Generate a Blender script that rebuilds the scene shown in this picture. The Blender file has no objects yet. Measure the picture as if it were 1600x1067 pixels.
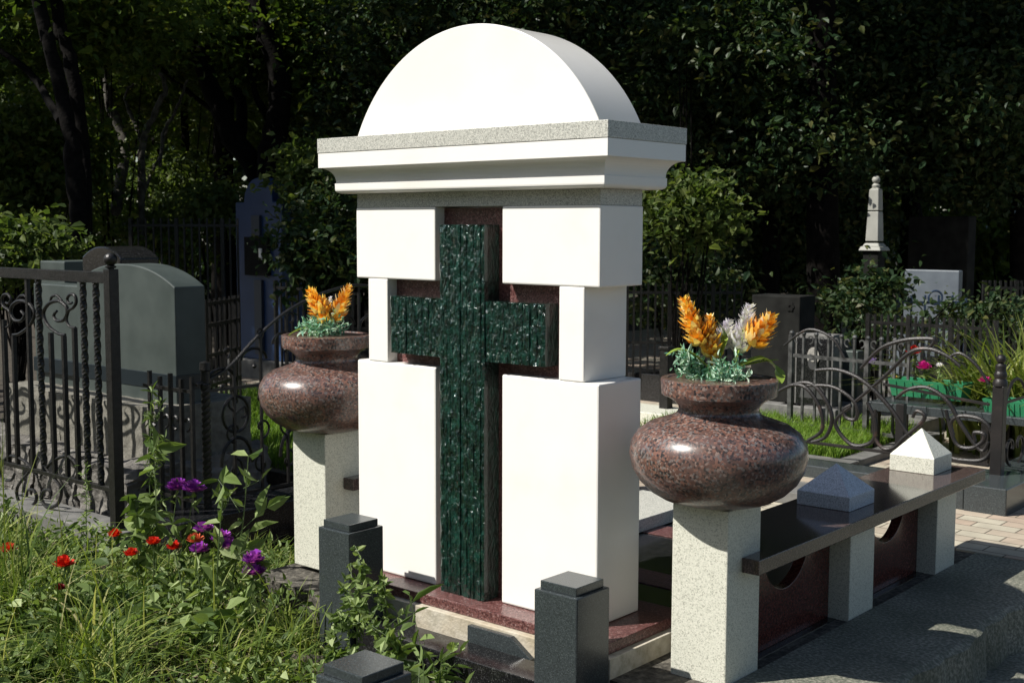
import bpy, bmesh, math, random
import numpy as np
from mathutils import Vector, Matrix
R = math.radians
S = bpy.context.scene
col = S.collection
random.seed(7)
RNG = np.random.default_rng(7)

# ------------------------------------------------------------------ camera, light
CAM = Vector((2.8169, -3.0585, 1.2544)); YAW, PITCH, ROLL, FPX = 0.7085, -0.092, 0.0025, 1934.87
cyw, syw, cpt, spt = math.cos(YAW), math.sin(YAW), math.cos(PITCH), math.sin(PITCH)
F = Vector((-syw*cpt, cyw*cpt, spt)); R0 = Vector((cyw, syw, 0)); U0 = R0.cross(F)
RT = R0*math.cos(ROLL)+U0*math.sin(ROLL); UP = U0*math.cos(ROLL)-R0*math.sin(ROLL)
cd = bpy.data.cameras.new("camera"); cam = bpy.data.objects.new("camera", cd); col.objects.link(cam)
cd.sensor_width = 36; cd.lens = FPX*36/1600; cd.clip_end = 500; cd.clip_start = .05
m = Matrix((RT, UP, -F)).transposed().to_4x4(); m.translation = CAM; cam.matrix_world = m
S.camera = cam
cd.dof.use_dof = True; cd.dof.focus_distance = 4.3; cd.dof.aperture_fstop = 9

SX, SY = .5, .75                                   # sun travel per metre of drop
L = math.sqrt(SX*SX+SY*SY+1)
ELEV = math.asin(1/L)
w = bpy.data.worlds.new("World"); S.world = w; w.use_nodes = True
nt = w.node_tree; bg = nt.nodes["Background"]; sky = nt.nodes.new("ShaderNodeTexSky")
sky.sky_type = 'NISHITA'; sky.sun_disc = False; sky.sun_elevation = ELEV; sky.sun_rotation = math.atan2(-SX, -SY)
sky.dust_density = 1.2
nt.links.new(sky.outputs[0], bg.inputs[0]); bg.inputs[1].default_value = .085
sd = bpy.data.lights.new("sun", 'SUN'); sd.energy = 5; sd.angle = R(.53); sd.color = (1, .95, .86)
sd.color = (1, .965, .9)
so = bpy.data.objects.new("sun", sd); col.objects.link(so)
so.rotation_euler = Vector((SX, SY, -1)).to_track_quat('-Z', 'Y').to_euler()
S.view_settings.view_transform = 'Standard'; S.view_settings.look = 'None'
S.view_settings.exposure = 0.45; S.view_settings.gamma = 1
S.cycles.max_bounces = 6; S.cycles.transparent_max_bounces = 8

def at(px, py, x=None, y=None, z=None, d=None):
    """a photo pixel as a point on a real plane of the scene"""
    v = F+RT*((px-800)/FPX)-UP*((py-533.5)/FPX)
    if x is not None: t = (x-CAM.x)/v.x
    elif y is not None: t = (y-CAM.y)/v.y
    elif z is not None: t = (z-CAM.z)/v.z
    else: t = d
    return CAM+v*t

# ------------------------------------------------------------------ materials
MATS = {}
def mat(name, base, rough=.5, metal=0, ramp=None, scale=20, kind='noise', bump=0, bscale=None, spec=.5,
        leaf=0, coat=0, detail=4, coord='Object', stretch=None, mix2=None):
    if name in MATS: return MATS[name]
    M = bpy.data.materials.new(name); M.use_nodes = True; n = M.node_tree.nodes; l = M.node_tree.links
    b = n["Principled BSDF"]; b.inputs["Base Color"].default_value = (*base, 1)
    b.inputs["Roughness"].default_value = rough; b.inputs["Metallic"].default_value = metal
    b.inputs["Specular IOR Level"].default_value = spec; b.inputs["Coat Weight"].default_value = coat
    b.inputs["Coat Roughness"].default_value = .04
    tc = n.new("ShaderNodeTexCoord"); vec = tc.outputs[coord]
    if stretch:
        mp = n.new("ShaderNodeMapping"); mp.inputs["Scale"].default_value = stretch; l.new(vec, mp.inputs["Vector"]); vec = mp.outputs[0]
    colout = None
    if ramp and kind != 'island':
        if kind == 'noise':
            t = n.new("ShaderNodeTexNoise"); t.inputs["Scale"].default_value = scale; t.inputs["Detail"].default_value = detail
            fac = t.outputs["Fac"]
        else:
            t = n.new("ShaderNodeTexVoronoi"); t.inputs["Scale"].default_value = scale
            sp = n.new("ShaderNodeSeparateColor"); l.new(t.outputs["Color"], sp.inputs[0]); fac = sp.outputs[0]
            nz = n.new("ShaderNodeTexNoise"); nz.inputs["Scale"].default_value = scale*1.3; nz.inputs["Detail"].default_value = 2
            l.new(vec, nz.inputs["Vector"])
            vm = n.new("ShaderNodeVectorMath"); vm.operation = 'MULTIPLY_ADD'
            vm.inputs[1].default_value = (1.2/scale,)*3; l.new(nz.outputs["Color"], vm.inputs[0]); l.new(vec, vm.inputs[2])
            l.new(vm.outputs[0], t.inputs["Vector"])
        if kind == 'noise': l.new(vec, t.inputs["Vector"])
        cr = n.new("ShaderNodeValToRGB"); e = cr.color_ramp.elements
        while len(e) < len(ramp): e.new(.5)
        for i, (p, c) in enumerate(ramp): e[i].position = p; e[i].color = (*c, 1)
        if kind == 'speck': cr.color_ramp.interpolation = 'CONSTANT'
        l.new(fac, cr.inputs[0]); colout = cr.outputs[0]
    if kind == 'island':
        g = n.new("ShaderNodeNewGeometry"); cr = n.new("ShaderNodeValToRGB"); e = cr.color_ramp.elements
        while len(e) < len(ramp): e.new(.5)
        for i, (p, c) in enumerate(ramp): e[i].position = p; e[i].color = (*c, 1)
        l.new(g.outputs["Random Per Island"], cr.inputs[0]); colout = cr.outputs[0]
    if mix2 and colout:                               # broad stains: (scale, colour, amount)
        t2 = n.new("ShaderNodeTexNoise"); t2.inputs["Scale"].default_value = mix2[0]; t2.inputs["Detail"].default_value = 5
        l.new(vec, t2.inputs["Vector"]); mr = n.new("ShaderNodeMapRange")
        mr.inputs["From Min"].default_value = .42; mr.inputs["From Max"].default_value = .68
        mr.inputs["To Max"].default_value = mix2[2]; l.new(t2.outputs["Fac"], mr.inputs[0])
        mx = n.new("ShaderNodeMix"); mx.data_type = 'RGBA'; l.new(mr.outputs[0], mx.inputs[0])
        l.new(colout, mx.inputs[6]); mx.inputs[7].default_value = (*mix2[1], 1); colout = mx.outputs[2]
    if colout: l.new(colout, b.inputs["Base Color"])
    if bump:
        t = n.new("ShaderNodeTexNoise"); t.inputs["Scale"].default_value = bscale or scale; t.inputs["Detail"].default_value = 6
        l.new(vec, t.inputs["Vector"]); bp_ = n.new("ShaderNodeBump"); bp_.inputs["Strength"].default_value = bump
        bp_.inputs["Distance"].default_value = .01; l.new(t.outputs["Fac"], bp_.inputs["Height"]); l.new(bp_.outputs[0], b.inputs["Normal"])
    if leaf:
        b.inputs['Specular IOR Level'].default_value = min(spec, .18)
        tr = n.new("ShaderNodeBsdfTranslucent"); ms = n.new("ShaderNodeMixShader"); ms.inputs[0].default_value = leaf
        if colout:
            br = n.new("ShaderNodeMix"); br.data_type = 'RGBA'; br.blend_type = 'MULTIPLY'; br.inputs[0].default_value = 1
            l.new(colout, br.inputs[6]); br.inputs[7].default_value = (1.3, 1.4, .6, 1); l.new(br.outputs[2], tr.inputs[0])
        else: tr.inputs[0].default_value = (*base, 1)
        o = n["Material Output"]; l.new(b.outputs[0], ms.inputs[1]); l.new(tr.outputs[0], ms.inputs[2]); l.new(ms.outputs[0], o.inputs[0])
    MATS[name] = M; return M

marble = mat('white_marble', (.8, .78, .72), .32, ramp=[(.3, (.84, .82, .78)), (.55, (.82, .80, .755)), (.78, (.77, .745, .69))], scale=5, detail=7)
greyg = mat('pale_speckled_granite', (.5, .5, .45), .38, kind='speck', scale=380, ramp=[(0, (.26, .26, .23)), (.18, (.40, .40, .36)), (.45, (.50, .50, .45)), (.75, (.60, .59, .53))])
pillg = mat('cream_speckled_granite', (.5, .5, .45), .45, kind='speck', scale=330, ramp=[(0, (.36, .36, .30)), (.12, (.52, .52, .44)), (.35, (.60, .60, .51)), (.75, (.66, .65, .56))])
redg = mat('red_brown_granite', (.15, .07, .05), .3, kind='speck', scale=150, coat=.3,
    ramp=[(0, (.022, .020, .022)), (.18, (.10, .052, .042)), (.42, (.185, .092, .068)), (.62, (.10, .062, .053)), (.80, (.14, .125, .12)), (.93, (.24, .175, .15))], mix2=(5, (.13, .085, .07), .3))
maroon = mat('maroon_granite', (.1, .03, .03), .3, kind='speck', scale=260, ramp=[(0, (.05, .018, .018)), (.3, (.12, .05, .045)), (.7, (.17, .08, .075)), (.92, (.25, .16, .15))])
maroond = mat('polished_maroon_granite', (.05, .012, .01), .2, kind='speck', scale=200, ramp=[(0, (.06, .017, .013)), (.5, (.10, .028, .021)), (.85, (.14, .05, .04))])
darkg = mat('dark_grey_granite', (.04, .05, .05), .22, kind='speck', scale=420, ramp=[(0, (.026, .031, .033)), (.35, (.038, .046, .049)), (.88, (.062, .075, .078))])
slabg = mat('polished_brown_granite', (.03, .025, .02), .12, kind='speck', scale=300, ramp=[(0, (.04, .03, .027)), (.4, (.075, .052, .046)), (.8, (.13, .09, .08))])
blackg = mat('black_granite', (.012, .012, .013), .17, kind='speck', scale=300, ramp=[(0, (.008, .008, .009)), (.7, (.018, .018, .019)), (.93, (.05, .05, .05))])
blueg = mat('blue_grey_granite', (.25, .28, .33), .45, kind='speck', scale=420, ramp=[(0, (.28, .31, .36)), (.3, (.46, .50, .56)), (.8, (.58, .62, .68))])
lime = mat('cream_limestone', (.5, .42, .3), .75, ramp=[(.3, (.34, .31, .24)), (.5, (.47, .43, .35)), (.7, (.55, .51, .43))], scale=30, bump=.3, bscale=90, mix2=(7, (.36, .28, .17), .5))
greens = mat('grey_green_stone', (.07, .085, .08), .5, ramp=[(.3, (.034, .045, .041)), (.55, (.050, .063, .058)), (.75, (.062, .076, .069))], scale=6, detail=8, bump=.05, bscale=200)
roughst = mat('rough_grey_stone', (.2, .19, .17), .85, ramp=[(.3, (.07, .065, .057)), (.5, (.145, .135, .12)), (.72, (.22, .205, .18))], scale=14, detail=8, bump=1, bscale=45)
greyst = mat('grey_stone', (.12, .12, .11), .7, ramp=[(.3, (.09, .09, .085)), (.6, (.16, .155, .145))], scale=12, detail=8, bump=.2, bscale=120)
bluepaint = mat('blue_painted_stone', (.03, .06, .12), .5, ramp=[(.3, (.012, .036, .105)), (.7, (.02, .052, .14))], scale=4, detail=6)
bluelight = mat('pale_blue_stone', (.3, .36, .45), .5, ramp=[(.3, (.085, .10, .12)), (.7, (.115, .135, .155))], scale=8, detail=6)
iron = mat('black_iron', (.02, .018, .016), .38, .3, ramp=[(.35, (.010, .0095, .009)), (.7, (.024, .022, .021))], scale=40, bump=.25, bscale=150)
rustiron = mat('weathered_brown_iron', (.06, .04, .035), .45, .25, ramp=[(.4, (.013, .012, .012)), (.62, (.022, .019, .018)), (.78, (.10, .055, .042))], scale=9, bump=.2, bscale=150)
silver = mat('worn_silver_iron', (.2, .2, .2), .45, .4, ramp=[(.35, (.035, .035, .035)), (.7, (.16, .16, .155))], scale=20)
soil = mat('soil', (.05, .04, .03), .95, ramp=[(.3, (.02, .016, .012)), (.55, (.05, .04, .028)), (.8, (.10, .08, .06))], scale=20, detail=10, bump=1, bscale=60)
asph = mat('dark_weathered_concrete', (.09, .09, .08), .85, ramp=[(.36, (.11, .115, .09)), (.5, (.19, .19, .15)), (.64, (.34, .32, .26))], scale=85, detail=10, bump=.6, bscale=160, mix2=(3, (.05, .06, .04), .6))
bark = mat('dark_bark', (.03, .022, .017), .95, spec=.1, ramp=[(.35, (.002, .0018, .0016)), (.7, (.008, .0065, .0055))], scale=18, detail=8, bump=1, bscale=30)
palebark = mat('grey_bark', (.1, .09, .075), .95, ramp=[(.35, (.03, .026, .02)), (.7, (.11, .10, .08))], scale=18, detail=8, bump=1, bscale=30)
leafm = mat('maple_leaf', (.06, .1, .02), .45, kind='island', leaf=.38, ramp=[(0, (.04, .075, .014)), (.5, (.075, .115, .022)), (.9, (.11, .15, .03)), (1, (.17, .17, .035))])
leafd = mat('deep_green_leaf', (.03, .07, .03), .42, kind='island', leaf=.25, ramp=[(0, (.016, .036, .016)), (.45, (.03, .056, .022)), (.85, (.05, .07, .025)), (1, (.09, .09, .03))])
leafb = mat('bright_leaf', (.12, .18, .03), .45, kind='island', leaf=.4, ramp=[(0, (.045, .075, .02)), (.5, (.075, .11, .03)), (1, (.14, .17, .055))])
grassm = mat('grass_blade', (.08, .12, .03), .5, kind='island', leaf=.35, ramp=[(0, (.03, .055, .014)), (.3, (.08, .13, .026)), (.7, (.21, .27, .055)), (.9, (.31, .34, .10)), (1, (.50, .45, .24))])
weedm = mat('weed_leaf', (.1, .15, .05), .5, kind='island', leaf=.3, ramp=[(0, (.05, .09, .025)), (.5, (.14, .20, .06)), (.9, (.26, .33, .13)), (1, (.40, .46, .24))])
fernm = mat('strap_leaf', (.15, .2, .04), .45, kind='island', leaf=.35, ramp=[(0, (.07, .11, .02)), (.5, (.16, .20, .05)), (1, (.28, .30, .09))])
stemm = mat('green_stem', (.10, .15, .05), .6)
redf = mat('red_petal', (.6, .02, .01), .5, kind='island', leaf=.25, ramp=[(0, (.40, .008, .006)), (.6, (.62, .02, .012)), (1, (.7, .06, .03))])
darkredf = mat('dark_red_petal', (.15, .005, .01), .5, leaf=.1)
orredf = mat('faded_orange_petal', (.6, .12, .05), .5, leaf=.2)
purf = mat('purple_petal', (.25, .04, .4), .5, kind='island', leaf=.25, ramp=[(0, (.18, .02, .30)), (.6, (.32, .05, .48)), (1, (.5, .12, .6))])
orf = mat('orange_petal', (.8, .3, .03), .45, kind='island', leaf=.25, ramp=[(0, (.75, .24, .02)), (.3, (.88, .44, .06)), (.65, (.92, .64, .16)), (1, (.95, .86, .55))])
whf = mat('white_petal', (.7, .68, .74), .45, kind='island', leaf=.2, ramp=[(0, (.70, .64, .84)), (1, (.93, .92, .95))])
mintf = mat('mint_plastic_foliage', (.3, .5, .38), .4, kind='island', leaf=.15, ramp=[(0, (.10, .30, .20)), (.5, (.28, .50, .36)), (1, (.62, .72, .60))])
plleaf = mat('plastic_leaf', (.25, .35, .06), .3, leaf=.25)
pinkf = mat('magenta_petal', (.6, .02, .25), .5, leaf=.25)
lilacf = mat('lilac_petal', (.5, .38, .65), .5, leaf=.25)
greenbox = mat('green_plastic', (.03, .28, .12), .35, ramp=[(.3, (.02, .17, .075)), (.7, (.028, .22, .10))], scale=6)
portm = mat('engraved_grey', (.2, .19, .17), .5, ramp=[(.3, (.2, .19, .17)), (.7, (.42, .40, .36))], scale=60)
portd = mat('engraved_dark_grey', (.05, .05, .05), .5)
glassm = mat('dark_green_glass', (.005, .03, .022), .13, ramp=[(.35, (.002, .010, .007)), (.55, (.004, .024, .017)), (.75, (.010, .052, .037))], scale=42, detail=5, coat=.7, bump=1, bscale=84, stretch=(1, 1, .75))

shadeg = mat('shade_dark_stone', (.03, .03, .028), .85, spec=.12, ramp=[(.3, (.008, .008, .0075)), (.7, (.02, .02, .018))], scale=9, detail=7)  # near-black: own colour of some stones, deep shade put into others
hewn = mat('hewn_tan_stone', (.16, .15, .12), .8, ramp=[(.3, (.10, .095, .078)), (.55, (.17, .16, .132)), (.75, (.23, .215, .18))], scale=22, detail=9, bump=.5, bscale=70)
def tiles_mat():
    M = bpy.data.materials.new('cream_pink_pavers'); M.use_nodes = True; n = M.node_tree.nodes; l = M.node_tree.links; b = n["Principled BSDF"]
    tc = n.new("ShaderNodeTexCoord"); br = n.new("ShaderNodeTexBrick"); br.inputs["Scale"].default_value = 1
    br.inputs["Brick Width"].default_value = .2; br.inputs["Row Height"].default_value = .1; br.inputs["Mortar Size"].default_value = .004
    br.inputs["Color1"].default_value = (.44, .40, .31, 1); br.inputs["Color2"].default_value = (.36, .24, .18, 1); br.inputs["Mortar"].default_value = (.14, .12, .09, 1)
    br.inputs["Bias"].default_value = -.3
    l.new(tc.outputs["Object"], br.inputs["Vector"])
    t = n.new("ShaderNodeTexNoise"); t.inputs["Scale"].default_value = 9; t.inputs["Detail"].default_value = 8; l.new(tc.outputs["Object"], t.inputs["Vector"])
    mr = n.new("ShaderNodeMapRange"); mr.inputs["To Min"].default_value = .6; mr.inputs["To Max"].default_value = 1.25; l.new(t.outputs["Fac"], mr.inputs[0])
    mx = n.new("ShaderNodeMix"); mx.data_type = 'RGBA'; mx.blend_type = 'MULTIPLY'; mx.inputs[0].default_value = 1
    l.new(br.outputs["Color"], mx.inputs[6]); l.new(mr.outputs[0], mx.inputs[7]); l.new(mx.outputs[2], b.inputs["Base Color"])
    b.inputs["Roughness"].default_value = .7
    bp_ = n.new("ShaderNodeBump"); bp_.inputs["Strength"].default_value = .5; bp_.inputs["Distance"].default_value = .004; bp_.invert = True
    l.new(br.outputs["Fac"], bp_.inputs["Height"]); l.new(bp_.outputs[0], b.inputs["Normal"])
    return M
tilem = tiles_mat()

# ------------------------------------------------------------------ builders
def tag(o, label=None, cat=None, group=None, kind=None):
    if label: o['label'] = label
    if cat: o['category'] = cat
    if group: o['group'] = group
    if kind: o['kind'] = kind
    return o
def empty(name, loc=(0, 0, 0), rz=0, label=None, cat=None, group=None):
    o = bpy.data.objects.new(name, None); o.empty_display_size = .1; col.objects.link(o)
    o.location = loc; o.rotation_euler = (0, 0, rz); return tag(o, label, cat, group)
def copy_tree(o, parent=None):
    c = o.copy(); col.objects.link(c)
    if parent: c.parent = parent
    for ch in list(o.children): copy_tree(ch, c)
    return c

class MB:
    def __init__(s): s.v = []; s.f = []; s.sm = []
    def add(s, vs, fs, smooth=False):
        b = len(s.v); s.v += [tuple(v) for v in vs]; s.f += [tuple(b+i for i in f) for f in fs]; s.sm += [smooth]*len(fs); return s
    def box(s, x0, x1, y0, y1, z0, z1):
        return s.add([(x, y, z) for z in (z0, z1) for y in (y0, y1) for x in (x0, x1)],
                     [(0, 2, 3, 1), (4, 5, 7, 6), (0, 1, 5, 4), (1, 3, 7, 5), (3, 2, 6, 7), (2, 0, 4, 6)])
    def prism(s, poly, a0, a1, axis='y', smooth=False):
        n = len(poly)
        def P(p, a): return (p[0], a, p[1]) if axis == 'y' else ((a, p[0], p[1]) if axis == 'x' else (p[0], p[1], a))
        vs = [P(p, a0) for p in poly]+[P(p, a1) for p in poly]
        s.add(vs, [tuple(range(n)), tuple(range(2*n-1, n-1, -1))])
        b = len(s.v)-2*n
        for i in range(n): s.f.append((b+i, b+n+i, b+n+(i+1) % n, b+(i+1) % n)); s.sm.append(smooth)
        return s
    def lathe(s, prof, c=(0, 0, 0), n=48, smooth=True):
        vs = []; fs = []
        for r, z in prof:
            for k in range(n):
                a = 2*math.pi*k/n; vs.append((c[0]+r*math.cos(a), c[1]+r*math.sin(a), c[2]+z))
        for i in range(len(prof)-1):
            for k in range(n): fs.append((i*n+k, i*n+(k+1) % n, (i+1)*n+(k+1) % n, (i+1)*n+k))
        fs.append(tuple(range(n-1, -1, -1))); fs.append(tuple(range((len(prof)-1)*n, len(prof)*n)))
        return s.add(vs, fs, smooth)
    def tube(s, pts, r, n=6, twist=0, square=False, smooth=True):
        pts = [Vector(p) for p in pts]
        if not hasattr(r, '__len__'): r = [r]*len(pts)
        if square: n = 4; smooth = False
        t0 = (pts[1]-pts[0]).normalized()
        nrm = t0.orthogonal().normalized() if abs(t0.y) > .9 or True else Vector((0, 1, 0))
        if abs(t0.dot(Vector((0, 1, 0)))) < .9:
            nrm = (Vector((0, 1, 0))-t0*t0.dot(Vector((0, 1, 0)))).normalized()
        vs = []; fs = []; ln = 0
        for i, p in enumerate(pts):
            t = (pts[min(i+1, len(pts)-1)]-pts[max(i-1, 0)]).normalized()
            nrm = (nrm-t*nrm.dot(t)).normalized(); b = t.cross(nrm)
            if i: ln += (pts[i]-pts[i-1]).length
            for k in range(n):
                a = 2*math.pi*(k+.5)/n+twist*ln; rr = r[i]*(1.3 if square else 1)
                vs.append(p+nrm*math.cos(a)*rr+b*math.sin(a)*rr)
        for i in range(len(pts)-1):
            for k in range(n): fs.append((i*n+k, i*n+(k+1) % n, (i+1)*n+(k+1) % n, (i+1)*n+k))
        fs.append(tuple(range(n-1, -1, -1))); fs.append(tuple(range((len(pts)-1)*n, len(pts)*n)))
        return s.add(vs, fs, smooth)
    def ball(s, c, r, n=12, sz=1):
        k = n//2; prof = [(max(1e-4, r*math.sin(math.pi*i/k)), -r*sz*math.cos(math.pi*i/k)) for i in range(k+1)]
        return s.lathe(prof, c, n)
    def build(s, name, material, parent=None, bevel=0, label=None, seg=2):
        me = bpy.data.meshes.new(name); me.from_pydata(s.v, [], s.f); me.polygons.foreach_set('use_smooth', s.sm)
        bm = bmesh.new(); bm.from_mesh(me); bmesh.ops.recalc_face_normals(bm, faces=bm.faces); bm.to_mesh(me); bm.free()
        if any(s.sm): me.set_sharp_from_angle(angle=R(38))
        me.materials.append(material); o = bpy.data.objects.new(name, me); col.objects.link(o)
        if parent: o.parent = parent
        if bevel:
            md = o.modifiers.new('bevel', 'BEVEL'); md.width = bevel; md.segments = seg; md.limit_method = 'ANGLE'; md.angle_limit = R(40)
        if label: o['label'] = label
        return o

def npmesh(name, V, Fc, material, parent=None, smooth=False):
    """V (n,3), Fc (m,k) arrays of faces with k corners each"""
    me = bpy.data.meshes.new(name); nv = len(V); m_, k = Fc.shape
    me.vertices.add(nv); me.vertices.foreach_set('co', np.ascontiguousarray(V, dtype=np.float32).ravel())
    me.loops.add(m_*k); me.loops.foreach_set('vertex_index', Fc.astype(np.int32).ravel())
    me.polygons.add(m_); me.polygons.foreach_set('loop_start', (np.arange(m_)*k).astype(np.int32))
    me.polygons.foreach_set('use_smooth', np.full(m_, smooth)); me.update(calc_edges=True); me.validate()
    me.materials.append(material); o = bpy.data.objects.new(name, me); col.objects.link(o)
    if parent: o.parent = parent
    return o
def norm(a): return a/np.maximum(np.linalg.norm(a, axis=1, keepdims=True), 1e-9)

def leaves(P, size, up=.6, droop=.3, wide=.62, fold=.12, rng=RNG, jit=.35):
    """pointed folded leaves, six corners each, at points P"""
    n = len(P); sz = size*(1+jit*rng.standard_normal((n, 1))).clip(.4, 1.9)
    nr = norm(rng.standard_normal((n, 3))+np.array([0, 0, up*2.0])); d = rng.standard_normal((n, 3)); d[:, 2] -= droop*2
    d = norm(d-nr*(d*nr).sum(1, keepdims=True)); s_ = np.cross(nr, d)
    q = [P, P+d*sz*.3+s_*sz*wide*.5+nr*fold*sz, P+d*sz*.66+s_*sz*wide*.36+nr*fold*sz*.7, P+d*sz-nr*sz*.08,
         P+d*sz*.66-s_*sz*wide*.36+nr*fold*sz*.7, P+d*sz*.3-s_*sz*wide*.5+nr*fold*sz]
    V = np.stack(q, 1).reshape(-1, 3); b = np.arange(n)[:, None]*6
    Fc = np.concatenate([b+np.array([[0, 1, 2, 3]]), b+np.array([[0, 3, 4, 5]])], 0)
    return V, Fc
def cloud(blobs, n, sig=.22, per=45, rng=RNG):
    """points gathered in clumps inside ellipsoids (x,y,z,rx,ry,rz)"""
    B = np.array(blobs, float); vol = B[:, 3]*B[:, 4]*B[:, 5]; nc = max(3, n//per)
    bi = rng.choice(len(B), nc, p=vol/vol.sum()); u = norm(rng.standard_normal((nc, 3)))*rng.random((nc, 1))**.42
    C_ = B[bi, :3]+u*B[bi, 3:]; sgc = sig*(.5+rng.random((nc, 1)))
    ci = rng.integers(0, nc, n); return C_[ci]+rng.standard_normal((n, 3))*sgc[ci]*np.array([1, 1, .55])
def merge(parts):
    V = []; Fs = []; b = 0
    for v, f in parts: V.append(v); Fs.append(f+b); b += len(v)
    return np.concatenate(V), np.concatenate(Fs)
def blades(P, h, wd, lean=.5, seg=4, rng=RNG, curl=1.0):
    n = len(P); h = h*(.55+.8*rng.random(n)); az = rng.random(n)*2*math.pi; ln = lean*(.2+rng.random(n))
    D = np.stack([np.cos(az), np.sin(az), np.zeros(n)], 1); Sd = np.stack([-np.sin(az+.4), np.cos(az+.4), np.zeros(n)], 1)
    V = []
    for i in range(seg+1):
        t = i/seg; z = h*(t-.35*curl*ln*t**3); off = h*ln*t**2*1.1
        c = P+D*off[:, None]+np.stack([0*z, 0*z, z], 1); ww = (wd*(1-t**1.6)*.5+.0004)*(.7+.6*rng.random(n) if i == 0 else 1)
        ww = np.broadcast_to(ww, (n,))[:, None]; V += [c-Sd*ww, c+Sd*ww]
    V = np.stack(V, 1).reshape(-1, 3); k = 2*(seg+1); b = np.arange(n)[:, None]*k
    Fc = np.concatenate([b+np.array([[2*i, 2*i+1, 2*i+3, 2*i+2]]) for i in range(seg)], 0); return V, Fc
def frames(a): a = Vector(a).normalized(); b = a.orthogonal().normalized(); return a, b, a.cross(b)
def spiral(cx, cz, r0, r1, a0, a1, n=26, y=0):
    return [(cx+(r0+(r1-r0)*t)*math.cos(a0+(a1-a0)*t), y, cz+(r0+(r1-r0)*t)*math.sin(a0+(a1-a0)*t)) for t in [i/n for i in range(n+1)]]
def smoothpath(P, n=6):
    P = [Vector(p) for p in P]; out = []
    for i in range(len(P)-1):
        a = P[max(i-1, 0)]; b = P[i]; c = P[i+1]; d = P[min(i+2, len(P)-1)]
        for k in range(n):
            t = k/n; out.append(.5*((2*b)+(c-a)*t+(2*a-5*b+4*c-d)*t*t+(3*b-a-3*c+d)*t**3))
    out.append(P[-1]); return out

# ------------------------------------------------------------------ ground
def sheet(name, x0, x1, y0, y1, z, m_, n=1):
    o = MB().add([(x0, y0, z), (x1, y0, z), (x1, y1, z), (x0, y1, z)], [(0, 1, 2, 3)]).build(name, m_); return tag(o, kind='structure')
def terrain():
    n = 90; xs = np.linspace(-3.9, 1.7, n); ys = np.linspace(-3.9, -.12, n); V = []
    X, Y = np.meshgrid(xs, ys); Z = -.215+.02*np.sin(X*9+Y*5)+.02*np.sin(Y*13-X*4)+.012*RNG.standard_normal(X.shape)
    Z = np.where(X > 1.0, -.27, Z)
    V = np.stack([X, Y, Z], 2).reshape(-1, 3); i = np.arange(n-1)[:, None]*n+np.arange(n-1)[None, :]; i = i.reshape(-1, 1)
    return tag(npmesh('flower_bed_soil', V, np.concatenate([i, i+1, i+n+1, i+n], 1), soil, smooth=True), kind='structure')
sheet('ground', -70, 70, -70, 70, -.28, soil)
terrain()
def solid(name, x0, x1, y0, y1, z0, z1, m_, bevel=.004): return tag(MB().box(x0, x1, y0, y1, z0, z1).build(name, m_, bevel=bevel), kind='structure')
# paved forecourt (tiles), concrete strip beside the railing, path below it
solid('tile_paving', -6.5, 1.40, 2.06, 14, -.27, -.092, tilem, 0)
solid('gravel_ground', -1.04, .99, -.12, 2.06, -.27, -.10, mat('dark_gravel', (.06, .055, .045), .9, ramp=[(.36, (.03, .026, .02)), (.52, (.075, .068, .055)), (.68, (.15, .135, .11))], scale=45, detail=10, bump=.8, bscale=90), 0)
def edge_strip():
    n = 120; mb = MB(); xs = []
    for i in range(n+1):
        y = -4+6.06*i/n; xs.append((1.375+.012*math.sin(y*9)+.006*math.sin(y*31)+random.uniform(-.006, .006), y))
    vs = []; 
    for x, y in xs: vs += [(.99, y, -.094), (x-.02, y, -.096+random.uniform(-.002, .002)), (x, y, -.108), (x+.012+random.uniform(-.006, .01), y, -.27)]
    fs = []
    for i in range(n):
        for k in range(3): fs.append((i*4+k, i*4+k+1, i*4+k+5, i*4+k+4))
    fs.append((0, 1, 2, 3)); mb.add(vs, fs, False); o = mb.build('concrete_pavement', asph); return tag(o, kind='structure')
edge_strip()
sheet('path', 1.3, 8, -6, 12, -.262, asph)

# ------------------------------------------------------------------ the white monument
mon = empty('grave_monument', (0, 0, -.1), 0, 'white marble monument with rounded top and tall dark green glass cross', 'monument')
ZO = .1
def mpart(mb, name, m_, bevel=.003, parent=mon, label=None):
    mb.v = [(x, y, z+ZO) for x, y, z in mb.v]; return mb.build(name, m_, parent, bevel, label)
W, D_ = .55, .23
mpart(MB().box(-.57, .69, -.122, .36, -.115, -.0365), 'limestone_base', lime, .003)
mpart(MB().box(-.565, .665, -.098, .335, -.036, 0), 'granite_plinth', maroon, .003)
mpart(MB().box(-.388, .388, .046, .13, .0, 1.318), 'back_panel', maroon, 0)
for s_ in (-1, 1):
    mpart(MB().box(*sorted((s_*.152, s_*W)), 0, D_, .001, .771), 'marble_block', marble, .006)
    mpart(MB().box(*sorted((s_*.39, s_*.49)), .001, D_-.001, .7715, 1.0695), 'marble_pier', marble, .004)
    mpart(MB().box(*sorted((s_*.152, s_*W)), 0, D_, 1.070, 1.3225), 'marble_block', marble, .005)
mpart(MB().box(-W+.003, W-.003, .003, D_-.003, 1.323, 1.3725), 'granite_frieze', greyg, .001)
def rings(levels, name, m_, cap=True):
    vs = []; fs = []
    for o, z in levels: vs += [(-W-o, -o, z), (W+o, -o, z), (W+o, D_+o, z), (-W-o, D_+o, z)]
    for i in range(len(levels)-1):
        for k in range(4): fs.append((i*4+k, i*4+(k+1) % 4, i*4+4+(k+1) % 4, i*4+4+k))
    fs.append((3, 2, 1, 0)); b = 4*(len(levels)-1); fs.append((b, b+1, b+2, b+3))
    return mpart(MB().add(vs, fs), name, m_, .0012)
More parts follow.
